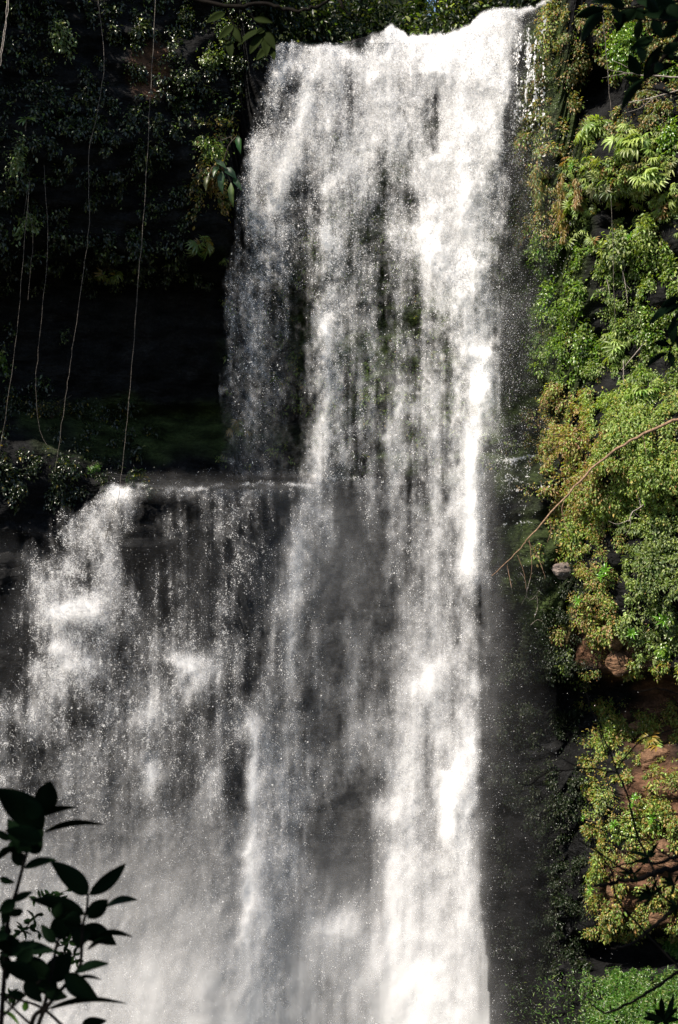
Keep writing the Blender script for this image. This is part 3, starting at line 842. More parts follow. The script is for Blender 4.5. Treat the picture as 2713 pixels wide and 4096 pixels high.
billow = 1 - 2 * np.abs(fnoise(HH, WW, 26, 17, 640, 3, 0.6))
tex_ = 0.45 * fnoise(HH, WW, 30, 15, 641, 4, 0.75) + 0.3 * billow - 0.1 + 0.62 * fnoise(HH, WW, 170, 9, 655, 3, 0.75) + 0.3 * fnoise(HH, WW, 60, 34, 671, 2)
calm_left = sstep(700, 860, yy) * (1 - sstep(235, 265, xx))
soft_c = np.exp(-((xx - 345) / 62) ** 2) * sstep(480, 580, yy) * (1 - 0.7 * sstep(880, 960, yy))
tex_ = tex_ + 0.55 * np.exp(-((xx - 455) / 35) ** 2) * (fnoise(HH, WW, 34, 17, 690, 4, 0.8) - 0.25)
tex_ = tex_ * (1 - 0.25 * sstep(300, 600, yy)) * (1 - 0.75 * calm_left) * (1 - 0.45 * soft_c)

def veil(name, c, dfun, off, relief, seed, mat, parent, soft=0.45, step=1):
    """one hanging curtain of finely broken water: its density is carried by the mesh, its relief is real"""
    nz = 0.7 * fnoise(HH, WW, 12, 8, seed, 3, 0.75) + 0.75 * fnoise(HH, WW, 3.2, 2.6, seed + 9, 2, .9)
    cc = np.clip(c, 1e-4, 0.99) ** np.exp(-soft * nz * (1 - 0.5 * sstep(300, 650, yy) - 0.3 * sstep(780, 950, yy))) * sstep(0.0004, 0.004, c)
    rel = fnoise(HH, WW, 30, 20, seed + 5, 3, 0.45) * (1 - 0.6 * sstep(250, 600, yy))
    ys_i = np.arange(0, HH, step); xs_i = np.arange(0, WW, step)
    cols = np.where(cc.max(0)[xs_i] > 0.01)[0]; rows = np.where(cc.max(1)[ys_i] > 0.01)[0]
    xs_i = xs_i[cols[0]:cols[-1] + 1]; ys_i = ys_i[rows[0]:rows[-1] + 1]
    cs_ = cc[np.ix_(ys_i, xs_i)]; PX = xx[np.ix_(ys_i, xs_i)]; PY = yy[np.ix_(ys_i, xs_i)]
    V = at(PX, PY, dfun(PX, PY) + off - relief * rel[np.ix_(ys_i, xs_i)])
    h, w2_ = cs_.shape
    i = np.arange(h * w2_).reshape(h, w2_)
    F_ = np.stack([i[:-1, :-1], i[:-1, 1:], i[1:, 1:], i[1:, :-1]], -1).reshape(-1, 4)
    mx = np.maximum.reduce([cs_[:-1, :-1], cs_[:-1, 1:], cs_[1:, 1:], cs_[1:, :-1]]).ravel()
    F_ = F_[mx > 0.0012]
    used = np.unique(F_); remap = np.zeros(h * w2_, int); remap[used] = np.arange(len(used))
    return mesh_np(name, V.reshape(-1, 3)[used], remap[F_], mat, parent, np.repeat(cs_.reshape(-1, 1)[used], 3, 1), smooth=True)

def veil_mat(name, col):
    m = water_mat(name, col, 0.15)
    n = m.node_tree
    out = n.nodes["Material Output"]; src = out.inputs[0].links[0].from_socket
    a = n.nodes.new("ShaderNodeAttribute"); a.attribute_name = "tint"
    tp = n.nodes.new("ShaderNodeBsdfTransparent"); mx = n.nodes.new("ShaderNodeMixShader")
    n.links.new(a.outputs["Fac"], mx.inputs[0]); n.links.new(tp.outputs[0], mx.inputs[1]); n.links.new(src, mx.inputs[2])
    n.links.new(mx.outputs[0], out.inputs[0])
    return m
M_VEIL = veil_mat("water_veil", (0.88, 0.88, 0.88))

def part(c, w_): return 1 - (1 - c) ** w_
fine = sstep(120, 420, yy)                     # the water breaks up into finer spray on its way down
cm = np.clip(cover(D_main), 0, 0.995)
cm = np.clip(cm, 1e-4, .995) ** np.exp(-0.8 * tex_) * sstep(0.0004, 0.006, cm)
main = empty("waterfall", at(390, 512, 60).tolist())
tag(main, "tall white waterfall plunging over the lip in the middle of the gorge", "waterfall")
cm = np.maximum(cm, np.clip(0.065 * soft_c * (1 + 0.55 * fnoise(HH, WW, 130, 16, 715, 2)), 0, .4) * edge_mask(L_lo, R_all, 5) * (yy > 470))
cm = np.maximum(cm, np.clip(0.06 * np.exp(-((xx - 255) / 30) ** 2) * sstep(230, 300, yy) * (1 - sstep(474, 482, yy)) * edge_mask(L_up + 4, R_all, 12) * (1 + .6 * fnoise(HH, WW, 50, 14, 716, 3)), 0, .3))
calm_low = 1 - 0.6 * sstep(820, 960, yy)
wc, ws = (0.24 - 0.20 * fine) * (1 - 0.7 * soft_c) * calm_low, (0.15 - 0.09 * fine) * (1 - 0.5 * soft_c) * calm_low
wv = 1 - wc - ws
drops("falling_clumps", D_main, depth_main, 0.20, 0.9, 0.45, 11, M_WATER, None, None, tetra=True, extra_cov=part(cm, wc), part_of=main)
drops("falling_spray", D_main, depth_main, 0.035, 0.5, 0.8, 12, M_WATER, None, None, extra_cov=part(cm, ws), part_of=main)
for k, (off, w_) in enumerate([(0.55, .4), (0.0, .35), (-0.55, .25)]):
    veil("water_veil", part(cm, wv * w_), depth_main, off, 0.35, 700 + 40 * k, M_VEIL, main)
side = empty("ledge_cascade", at(130, 490, 57).tolist())
tag(side, "wide ragged cascade spraying off the dark ledge at the lower left", "waterfall")
cl_ = np.clip(cover(D_left, 1.12), 0, .985)
cl_ = np.clip(cl_, 1e-4, .995) ** np.exp(-0.8 * tex_) * sstep(0.0004, 0.006, cl_)
fl = sstep(600, 850, yy)
wc, ws = (0.30 - 0.29 * fl) * (1 - 0.6 * sstep(80, 130, xx)), 0.14 - 0.10 * fl
wv = 1 - wc - ws
drops("falling_clumps", D_left, depth_left, 0.12, 1.3, 0.5, 21, M_WATER, None, None, tetra=True, extra_cov=part(cl_, wc), part_of=side)
drops("falling_spray", D_left, depth_left, 0.03, 0.6, 1.0, 22, M_WATER, None, None, extra_cov=part(cl_, ws), part_of=side)
for k, (off, w_) in enumerate([(0.5, .5), (-0.5, .5)]):
    veil("water_veil", part(cl_, wv * w_), depth_left, off, 0.35, 900 + 40 * k, M_VEIL, side)

# stray drops thrown clear of both falls
air = np.zeros((HH, WW))
air += 0.16 * (1 - 0.75 * sstep(420, 560, yy)) * np.exp(-np.abs(xx - R_all) / 16) * (xx > R_all - 4) * (yy > 10)
air += 0.10 * np.exp(-np.clip(R_all - xx, -200, 0) ** 2 / 2500) * (xx > R_all) * sstep(80, 160, yy) * (1 - sstep(430, 520, yy))
air += 0.03 * np.exp(-np.clip(xx - R_all, 0, 400) / 45) * (xx > R_all) * sstep(500, 600, yy)
air += 0.10 * sstep(520, 600, yy) * (1 - sstep(700, 760, yy)) * (1 - sstep(40, 90, xx))
air += 0.03 * np.exp(-((yy - 478) / 10) ** 2) * (xx > 95) * (xx < 320)
air += 0.05 * sstep(500, 600, yy) * (xx < L_lo)
air *= np.clip(1 + 0.8 * fnoise(HH, WW, 20, 14, 3131, 3), 0, 3)
drops("spray", None, lambda a, b: depth_main(a, b) - 0.5, 0.045, 0, 1.5, 31, M_MIST, "loose bright droplets drifting in the air around the falls", "spray", "stuff", extra_cov=part(air, 0.13))
mist = air * 0.12
mist += 0.05 * np.exp(-np.clip(xx - R_all, 0, 400) / 13) * (xx > R_all - 6) * sstep(380, 560, yy) * np.clip(1 + fnoise(HH, WW, 60, 20, 5454, 3), 0, 2)
mist += 0.012 * np.exp(-np.clip(xx - R_all, 0, 400) / 22) * (xx > R_all - 6) * sstep(430, 640, yy)
mist += 0.025 * np.exp(-np.clip(L_lo - xx, -400, 400) ** 2 / 9000) * sstep(490, 560, yy)
mist += 0.05 * sstep(475, 500, yy) * (1 - sstep(560, 640, yy)) * np.exp(-((xx - 320) / 60) ** 2)
mist += 0.03 * np.exp(-((yy - 490) / 9) ** 2) * sstep(120, 170, xx) * (1 - sstep(310, 350, xx))
mist += 0.006 * np.exp(-((xx - 520) / 32) ** 2) * sstep(600, 720, yy) * (xx > R_all - 5)
mist += 0.26 * sstep(800, 1020, yy) * (xx < R_all)
mist = np.clip(mist * (1 + 0.35 * fnoise(HH, WW, 50, 30, 4141, 3)), 0, .6) * lipm
o = veil("mist", mist, lambda a, b: depth_main(a, b) - 1.6 - 1.2 * (1 - sstep(200, 300, a)), 0, 0.08, 990, M_VEIL, None, 0.1, 2)
tag(o, "thin drifting mist hanging in front of the falls and the dark wall beside them", "mist", kind="stuff")

# thin trickles at the right of the lip
tr = strand_field([([(528, 18), (526, 60), (525, 110)], 1.3, 3.4), ([(536, 26), (535, 70), (534, 110)], 1.1, 3.6), ([(519, 30), (517, 80), (514, 130)], 1.2, 2.6), ([(543, 16), (544, 40)], 1.3, 3),
                   ([(531, 30), (531, 90)], 1.0, 3.0)]) + 1.6 * (xx > 510) * (xx < 545) * sstep(20, 50, yy) * (1 - sstep(110, 190, yy))
drops("trickle", np.clip(tr, 0, 8), lambda a, b: 60.4 - (a - 520) * 0.05 + 0 * b, 0.5, 0.9, 0.15, 41, M_WATER, "thin threads of water dripping over the mossy right end of the lip", "trickle", elong=1.8)
t2 = 7 * np.exp(-((yy - (461 - 5 * sstep(500, 535, xx) + 2.5 * sstep(540, 552, xx))) / 1.8) ** 2) * sstep(488, 505, xx) * (1 - sstep(546, 553, xx))
t2 += 3.3 * sstep(456, 462, yy) * (1 - sstep(475, 560, yy)) * sstep(488, 500, xx) * (1 - sstep(540, 552, xx)) * np.clip(0.5 + 1.1 * vnoise(HH, WW, 60, 7, 4242), 0, 1.5)
for (ya, xa, xb) in [(482, 495, 530), (492, 500, 520), (488, 533, 552), (524, 515, 535)]:
    t2 += 3.5 * np.exp(-((yy - ya + 2 * np.sin((xx - xa) / 9)) / 1.2) ** 2) * sstep(xa - 3, xa + 3, xx) * (1 - sstep(xb - 3, xb + 3, xx))
def d_led(a, b):
    return surf(a, b)[0][:, 1] - 0.25
drops("ledge_trickle", np.clip(t2, 0, 8), d_led, 0.25, 0.7, 0.06, 42, M_WATER, "small stepped trickle over the low wet ledge right of the main fall", "trickle")
t3 = 4.2 * np.exp(-((yy - 478.5) / 2.2) ** 2) * sstep(300, 330, xx) * (1 - sstep(370, 385, xx))
drops("ledge_foam", np.clip(t3, 0, 8), d_led, 0.2, 0.5, 0.06, 43, M_WATER, "thin white foam line on the ledge behind the main fall", "foam")

# ------------------------------------------------------------------ hanging vines and dead wood
def vine(pts, Y, r, mat, label, cat="vine", name="hanging_vine", strands=1, jit=0.012):
    Y += 2.2 if Y > 53.9 else 0; r *= 0.5
    root = tag(empty(name, at(pts[0][0], pts[0][1], Y).tolist()), label, cat)
    for k in range(strands):
        line = smooth_line([at(a + k * 1.5, b, Y + 0.1 * k) for a, b in pts], 5, jit)
        mesh_np("stem", *tube(line, r, r * 0.7, 6), mat, root, smooth=True)
    return root
vine([(97, -10), (97, 116), (89, 145), (82, 175), (70, 220), (89, 225)][:1] + [(104, 60), (97, 116), (89, 150), (89, 225), (83, 272), (75, 333), (70, 368), (65, 403), (60, 438), (55, 472)], 54.5, 0.026, M_VINE, "long pale vine hanging left of the straightest one, ending in a frayed tip")
vine([(157, -20), (153, 50), (150, 100), (148, 145), (143, 225), (139, 272), (133, 352), (128, 410), (123, 460), (118, 500), (106, 538)], 54.0, 0.026, M_VINE, "straightest pale vine, reaching down to the top of the ledge cascade")
vine([(44, 165), (48, 242), (43, 305), (37, 360), (36, 392), (40, 430), (48, 446), (57, 450)], 54.2, 0.018, M_VINE, "thin vine curving at its end to meet the frayed vine")
vine([(30, 180), (26, 225), (18, 320), (11, 376), (3, 432), (-3, 470)], 54.0, 0.02, M_VINE, "leftmost thin vine running down to the left edge")
vine([(28, 95), (28, 150), (27, 200), (33, 240), (28, 300)], 54.6, 0.018, M_VINE, "short thin vine hanging behind the rosette stalk")
vine([(37, 90), (34, 140), (24, 215)], 54.4, 0.015, M_VINE, "faint thin vine near the upper left leaves")
vine([(8, -20), (7, 5), (3, 38), (-1, 66)], 44.0, 0.03, M_TWIG, "pair of pale aerial roots in the top left corner", "root", "aerial_root", 2)
vine([(602, 8), (604, 30), (607, 62), (609, 92), (612, 117)], 53.5, 0.028, M_VINE, "pale vine hanging across the dark hollow at the upper right", jit=0.015)
vine([(611, 200), (613, 250), (615, 330)], 53.5, 0.018, M_VINE, "thin vine hanging below the fern shelf on the right cliff")

def z6(x, y): return (1900 + x / 1.929) / 4.0015, (900 + y / 1.929) / 4.0015
def z5(x, y): return (1900 + x / 1.929) / 4.0015, (1900 + y / 1.929) / 4.0015
def zf(x, y): return (1900 + x / 1.929) / 4.0015, (2950 + y / 1.929) / 4.0015
def branchy(name, label, cat, Y, lines, mat, dY=None):
    """lines: list of (points, r0, r1) in picture positions and metres"""
    root = tag(empty(name, at(*lines[0][0][0], Y).tolist()), label, cat)
    for i, (pts, r0, r1) in enumerate(lines):
        n = len(pts)
        yo = [Y + (dY or 0) * k / max(n - 1, 1) + (rng.normal(0, 0.012 * Y / 6) if 0 < k else 0) for k in range(n)]
        line = smooth_line([at(a, b, y_) for (a, b), y_ in zip(pts, yo)], 6, r0 * 0.28)
        mesh_np("limb" if i == 0 else "twig", *tube(line, r0, r1, 8 if r0 > .02 else 5), mat, root, smooth=True)
    return root
branchy("fallen_branch", "long bare fallen branch slanting down across the creeper bank", "branch", 49.5, [
 ([z6(1620, 1480), z6(1568, 1500), z6(1250, 1640), z6(950, 1840), z6(680, 2120), z5(440, 460), z5(340, 580), z5(130, 780)], 0.065, 0.010),
 ([z5(690, 190), z5(675, 290), z5(730, 480)], .02, .008), ([z5(410, 510), z5(470, 600), z5(520, 720), z5(545, 800)], .02, .007),
 ([z5(420, 500), z5(440, 680), z5(430, 800)], .014, .006), ([z6(1300, 1620), z6(1320, 1750), z6(1340, 1800)], .016, .006),
 ([z5(250, 700), z5(270, 800), z5(285, 870)], .014, .006), ([z5(560, 330), z5(590, 420), z5(560, 520)], .013, .006), ([z5(330, 620), z5(380, 760), z5(395, 880)], .012, .005)], M_DEAD)
for lab, lines in [
 ("pale bare twigs spreading below the bright green bush", [([(690, 78), (655, 76), (632, 74), (608, 69)], .04, .012), ([(640, 75), (625, 66), (612, 60)], .015, .006), ([(628, 73), (612, 76), (602, 78)], .012, .005), ([(680, 90), (655, 97), (632, 102), (618, 106)], .03, .01),
   ([(655, 97), (640, 108), (628, 112)], .015, .006), ([(660, 92), (645, 90), (625, 98)], .015, .006), ([(650, 98), (655, 108), (648, 118)], .012, .005), ([(672, 92), (668, 104), (655, 112)], .012, .005)]),
 ("bare crooked grey branch in the bushes under the creeper bank", [([z5(1370, 130), z5(1330, 210), z5(1220, 290), z5(1190, 360)], .03, .015), ([z5(1190, 350), z5(1100, 380), z5(1030, 355)], .014, .006), ([z5(1280, 240), z5(1260, 160), z5(1240, 130)], .012, .005), ([z5(1200, 320), z5(1200, 400), z5(1160, 470)], .012, .005), ([z5(1230, 290), z5(1320, 360), z5(1420, 420)], .012, .005)]),
 ("tangle of pale dead twigs over the dark rock beside the fall", [([z5(250, 710), z5(270, 800), z5(280, 860), z5(290, 910)], .02, .008), ([z5(470, 590), z5(440, 700), z5(430, 790), z5(400, 900)], .016, .006), ([z5(480, 930), z5(485, 1020), z5(460, 1100)], .018, .007), ([z5(350, 750), z5(390, 820), z5(400, 920), z5(360, 1000)], .013, .005), ([z5(500, 880), z5(440, 960), z5(380, 930)], .013, .005), ([z5(330, 620), z5(360, 665)], .012, .005), ([z5(430, 1160), z5(480, 1120), z5(520, 1130)], .012, .005)]),
 ("bare hanging roots beside the green shrubs on the right cliff", [([z6(1110, 270), z6(1150, 400), z6(1170, 520), z6(1180, 600)], .018, .008), ([z6(1160, 320), z6(1140, 420), z6(1200, 500)], .012, .006), ([z6(1020, 420), z6(1040, 520), z6(1050, 580)], .014, .006), ([z6(1150, 1050), z6(1148, 1200), z6(1155, 1390)], .02, .012), ([z6(1440, 600), z6(1470, 500), z6(1425, 700)], .02, .01), ([z6(1340, 870), z6(1250, 980), z6(1130, 1120)], .03, .012)]),
]:
    p = surf(*lines[0][0][1])[0]
    branchy("bare_twigs", lab, "twigs", p[1] - 1.1, lines, M_TWIG)

# ------------------------------------------------------------------ plants close to the viewer
def big_leaf(b, t, width, mat, col, parent, name="leaf", shape=0.8, curl=0.12, least=0.34):
    b = np.array(b, float); t = np.array(t, float)
    ax = t - b; L = np.linalg.norm(ax); D = ax / L
    side0 = unit(np.cross(D, (0, 1.0, 0)))
    nrm0 = unit(np.cross(side0, D))
    real = max(width, least * L)
    a = math.acos(min(1, width / real)) * random.choice((-1, 1))
    side = side0 * math.cos(a) + nrm0 * math.sin(a)
    nrm = unit(np.cross(side, D))
    if nrm[2] < 0: nrm = -nrm
    nu = 14; V = []; 
    for i in range(nu + 1):
        s_ = i / nu
        wv = (math.sin(math.pi * s_ ** shape) ** 0.85 if 0 < s_ < 1 else 0.0) * real / 2 * (1 - 0.15 * s_) + 0.0012
        c = b + ax * s_ + nrm * L * curl * (math.sin(math.pi * s_) * 0.6)
        for q in (-1, -.5, 0, .5, 1):
            V.append(c + side * wv * q + nrm * wv * (0.28 * abs(q) ** 1.3 - 0.1))
    V = np.array(V); top = V + nrm * 0.0012
    F_ = []; m = len(V)
    for i in range(nu):
        for q in range(4):
            k = i * 5 + q
            F_.append((k, k + 1, k + 6, k + 5)); F_.append((m + k, m + k + 5, m + k + 6, m + k + 1))
    for i in range(nu):
        for k in (i * 5, i * 5 + 4):
            F_.append((k, k + 5, m + k + 5, m + k))
    VV = np.concatenate([V, top])
    return mesh_np(name, VV, np.array(F_), mat, parent, np.tile(np.array(col) * random.uniform(.8, 1.2), (len(VV), 1)), smooth=True)

def zs(x, y): return x / 7.843, (2950 + y / 1.96) / 4.0015
GRN = (0.0028, 0.0085, 0.0028)  # leaf green taken near black, foreground shade carried by the colour
YS = 4.0
sap = tag(empty("sapling", at(3, 1030, YS).tolist()), "dark broad-leaved sapling silhouetted in the lower left corner", "sapling")
LV = [((325, 590), (395, 345), 175, .75), ((330, 622), (605, 553), 58, .8), ((340, 720), (-30, 400), 235, .8), ((300, 640), (190, 490), 130, .8), ((345, 750), (825, 690), 72, .9),
 ((230, 800), (40, 900), 150, .8), ((330, 800), (40, 730), 130, .8), ((220, 900), (335, 790), 130, .8), ((180, 1010), (95, 890), 105, .8), ((190, 1025), (445, 962), 52, .8),
 ((110, 860), (-20, 970), 60, .8), ((90, 800), (-40, 730), 60, .8), ((690, 1235), (395, 970), 155, .75), ((700, 1235), (985, 992), 110, .85), ((688, 1420), (845, 1275), 120, .8), ((835, 1325), (1080, 1278), 32, .8),
 ((665, 1390), (235, 1275), 130, .8), ((640, 1450), (495, 1440), 140, .8), ((640, 1490), (915, 1630), 150, .8), ((760, 1550), (1040, 1568), 62, .8), ((850, 1580), (685, 1672), 42, .8), ((650, 1490), (610, 1660), 150, .8),
 ((0, 1105), (115, 1140), 52, .7), ((100, 1290), (255, 1212), 50, .8), ((120, 1280), (-10, 1370), 95, .8), ((80, 1400), (180, 1360), 60, .8), ((600, 1840), (855, 1778), 46, .8),
 ((510, 1860), (775, 2060), 155, .8), ((600, 1890), (795, 1905), 40, .8), ((370, 2140), (995, 2092), 88, .9), ((370, 1910), (560, 1690), 185, .75), ((390, 1890), (140, 1710), 135, .8), ((300, 1910), (0, 1770), 130, .8),
 ((350, 1960), (530, 2040), 125, .8), ((310, 2020), (290, 1840), 130, .8), ((0, 1700), (440, 1682), 75, .9), ((50, 1650), (150, 1590), 120, .8), ((640, 2260), (835, 2225), 85, .7), ((440, 1610), (325, 1470), 80, .8), ((470, 1590), (505, 1340), 165, .8),
 ((20, 1520), (-30, 1640), 110, .8), ((60, 1300), (20, 1480), 80, .8), ((250, 1660), (120, 1780), 110, .8), ((200, 2030), (60, 1990), 60, .8), ((20, 1700), (60, 1900), 90, .8), ((60, 2040), (130, 1980), 40, .8),
 ((250, 900), (60, 640), 150, .8), ((330, 700), (150, 860), 150, .8), ((560, 1480), (700, 1600), 120, .8), ((430, 1420), (480, 1300), 110, .8), ((300, 1880), (420, 2060), 150, .8), ((450, 1980), (250, 1800), 150, .8), ((200, 1900), (330, 2080), 110, .8), ((0, 1600), (90, 1720), 110, .8), ((60, 1480), (0, 1600), 90, .8)]
for b, t, wd, sh_ in LV:
    k = YS / FPX
    yb = YS + random.uniform(-.12, .12)
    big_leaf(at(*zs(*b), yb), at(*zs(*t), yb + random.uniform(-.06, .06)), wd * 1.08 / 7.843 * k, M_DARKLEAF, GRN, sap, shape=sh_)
for (b, t, wd) in [((195, 2150), (200, 2068), 55), ((30, 2150), (150, 2260), 45)]:
    big_leaf(at(*zs(*b), YS + .2), at(*zs(*t), YS + .2), wd / 7.843 * YS / FPX, M_LEAF, (0.10, 0.22, 0.03), sap)["label"] = "small fresh yellow-green leaf"
for pts, r0, r1 in [([(0, 2700), (10, 2240), (35, 1850), (60, 1450), (130, 1200), (175, 1030), (230, 850), (330, 600)], .008, .004), ([(200, 2700), (250, 2240), (340, 2120), (380, 1950), (440, 1650), (470, 1560)], .008, .004),
                    ([(250, 2700), (300, 2260), (420, 2050), (610, 1830), (640, 1650), (650, 1480), (680, 1350), (690, 1230)], .007, .0035), ([(560, 2330), (340, 2130), (150, 2060), (20, 2030)], .005, .003), ([(250, 2260), (120, 2140), (0, 2010)], .004, .003), ([(30, 2180), (240, 1980), (330, 1900)], .004, .003)]:
    line = smooth_line([at(*zs(a, b), YS + 0.02) for a, b in pts], 5)
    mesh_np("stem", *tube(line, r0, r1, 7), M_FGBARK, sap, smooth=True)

YT = 7.5
tw = tag(empty("leafy_twig", at(*zs(20, 1640), YT).tolist()), "fine small-leaved twig seen between the sapling's broad leaves", "twig")
g = np.random.default_rng(5)
for pts in [[(0, 1640), (120, 1560), (220, 1470), (300, 1400)], [(120, 1560), (230, 1500), (320, 1540)], [(0, 1690), (200, 1660), (430, 1680)], [(380, 1330), (410, 1250), (520, 1205)], [(430, 1690), (560, 1690), (600, 1750)], [(0, 2020), (80, 2010), (110, 2040)], [(440, 1640), (520, 1620), (560, 1600)], [(240, 1260), (330, 1270), (400, 1260), (510, 1275)]]:
    line = smooth_line([at(*zs(a, b), YT) for a, b in pts], 5, 0.003)
    mesh_np("stem", *tube(line, .0045, .002, 5), M_FGBARK, tw, smooth=True)
    n = 12
    for k in range(n):
        p = line[min(len(line) - 1, 2 + int(g.integers(0, len(line) - 2)))]
        d = unit(np.array([g.normal(), g.normal() * .3, g.normal() * .6 + (.3 if k % 2 else -.3)]))
        big_leaf(p, p + d * g.uniform(.03, .065), g.uniform(.012, .02), M_DARKLEAF, (0.008, 0.02, 0.005), tw, shape=.9)

YB = 7.0
KB = YB / FPX
def whorl(root, cx, cy, tips, wpx=24, f=zf, Y=YB, col=(0.004, 0.010, 0.003)):
    for t in tips:
        yb = Y + random.uniform(-.05, .05)
        big_leaf(at(*f(cx, cy), yb), at(*f(*t), yb + random.uniform(-.1, .05)), wpx / 7.72 * Y / FPX, M_DARKLEAF, col, root, shape=1.0, least=0.15)
def px2m(p): return (p * 1.15 + 3.5) / 7.72 * KB / 2
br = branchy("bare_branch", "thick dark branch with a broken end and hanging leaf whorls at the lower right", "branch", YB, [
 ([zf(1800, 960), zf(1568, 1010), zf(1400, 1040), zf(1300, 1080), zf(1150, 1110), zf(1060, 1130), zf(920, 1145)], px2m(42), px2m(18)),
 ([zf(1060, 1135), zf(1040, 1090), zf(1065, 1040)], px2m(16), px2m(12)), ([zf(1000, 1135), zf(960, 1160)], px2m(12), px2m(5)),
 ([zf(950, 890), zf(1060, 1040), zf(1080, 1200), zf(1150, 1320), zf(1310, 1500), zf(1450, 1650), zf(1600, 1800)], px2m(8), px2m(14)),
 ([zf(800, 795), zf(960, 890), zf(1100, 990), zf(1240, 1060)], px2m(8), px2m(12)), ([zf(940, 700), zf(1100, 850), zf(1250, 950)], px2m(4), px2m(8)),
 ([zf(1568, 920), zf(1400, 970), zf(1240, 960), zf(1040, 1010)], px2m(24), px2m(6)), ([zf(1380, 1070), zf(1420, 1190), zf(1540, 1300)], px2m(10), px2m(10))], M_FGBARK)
whorl(br, 1370, 1220, [(1205, 1205), (1232, 1280), (1285, 1315), (1250, 1175), (1320, 1140), (1420, 1090), (1240, 1240), (1450, 1150)])
whorl(br, 1230, 1050, [(1105, 1040), (1120, 1010), (1160, 1075), (1200, 1000), (1290, 1000), (1250, 1130)], 22)
whorl(br, 1340, 930, [(1190, 885), (1230, 960), (1345, 870), (1400, 885), (1280, 990), (1420, 810)], 26)
whorl(br, 1540, 1130, [(1450, 1080), (1500, 1040), (1480, 1150), (1510, 1220), (1600, 1050), (1430, 1120)], 26)
whorl(br, 1560, 1310, [(1480, 1330), (1510, 1250), (1480, 1290), (1540, 1390), (1600, 1250)], 26)
branchy("bare_branch", "dark bare branch curving down to the left with a blunt tip, low on the right", "branch", YB + .4, [
 ([zf(1800, 1130), zf(1568, 1300), zf(1450, 1400), zf(1310, 1520), zf(1200, 1600), zf(1050, 1630)], px2m(32), px2m(14)), ([zf(1440, 1410), zf(1500, 1340)], px2m(12), px2m(8)), ([zf(1270, 1425), zf(1290, 1418)], px2m(6), px2m(4))], M_FGBARK)
branchy("bare_branch", "lowest dark bare branch with an upturned hooked tip at the bottom right", "branch", YB + .2, [
 ([zf(1800, 1640), zf(1568, 1810), zf(1400, 1930), zf(1200, 2050), zf(1060, 2115), zf(970, 2120), zf(880, 2035)], px2m(24), px2m(8)), ([zf(1470, 1880), zf(1390, 1910), zf(1365, 1860)], px2m(6), px2m(4)), ([zf(1060, 2110), zf(1030, 2085)], px2m(6), px2m(4))], M_FGBARK)
w2 = branchy("leaf_whorl", "dark star-shaped whorl of narrow leaves in the lower right corner", "plant", YB - .3, [([zf(1620, 2330), zf(1540, 2270), zf(1465, 2190)], px2m(16), px2m(10))], M_FGBARK)
whorl(w2, 1465, 2190, [(1295, 2170), (1312, 2120), (1390, 2095), (1440, 2010), (1535, 1985), (1568, 2090), (1380, 2215), (1480, 2250), (1580, 2180)], 46, Y=YB - .3)
branchy("slender_branch", "long slender dark stem rising over the lower bank with fine side twigs", "branch", YB + .6, [
 ([zf(1400, 1080), zf(1370, 1000), zf(1270, 800), zf(1220, 620), zf(1180, 450), zf(1100, 260), zf(1050, 130), zf(990, 0), z5(970, 1940), z5(900, 1820), z5(860, 1680)], px2m(18), px2m(4)),
 ([zf(1100, 275), zf(1010, 260), zf(880, 240), zf(700, 255), zf(560, 270), zf(420, 370), zf(320, 350)], px2m(11), px2m(4)), ([zf(810, 240), zf(700, 180), zf(470, 55)], px2m(6), px2m(3)), ([zf(680, 260), zf(610, 295), zf(570, 290)], px2m(5), px2m(3)),
 ([zf(1100, 250), zf(1180, 130), zf(1320, 0), z5(1420, 2000), z5(1568, 1950)], px2m(10), px2m(5)), ([zf(1010, 110), z5(970, 2000), z5(965, 1910)], px2m(8), px2m(4))], M_FGBARK)
branchy("slender_branch", "thin dark twig with a forked tip crossing the lower bank in a shallow curve", "branch", YB + .8, [
 ([zf(1700, 1080), zf(1568, 970), zf(1420, 870), zf(1300, 790), zf(1150, 760), zf(1000, 720), zf(840, 660), zf(750, 655)], px2m(11), px2m(4)), ([zf(830, 660), zf(770, 590), zf(710, 525)], px2m(6), px2m(4))], M_FGBARK)
branchy("slender_branch", "thin nearly level dark twig reaching in from the right edge", "branch", YB + .9, [
 ([zf(1700, 575), zf(1568, 590), zf(1400, 605), zf(1220, 630), zf(1040, 620), zf(930, 580), zf(893, 500)], px2m(9), px2m(4)), ([zf(1130, 750), zf(1040, 640), zf(955, 560)], px2m(6), px2m(3))], M_FGBARK)
branchy("slender_branch", "short thin dark twig above the level one at the right edge", "branch", YB + .9, [
 ([zf(1700, 470), zf(1568, 472), zf(1420, 460), zf(1300, 380)], px2m(8), px2m(4)), ([z5(1700, 1720), z5(1568, 1690), z5(1420, 1650), z5(1300, 1668), z5(1210, 1670)], px2m(7), px2m(3))], M_FGBARK)

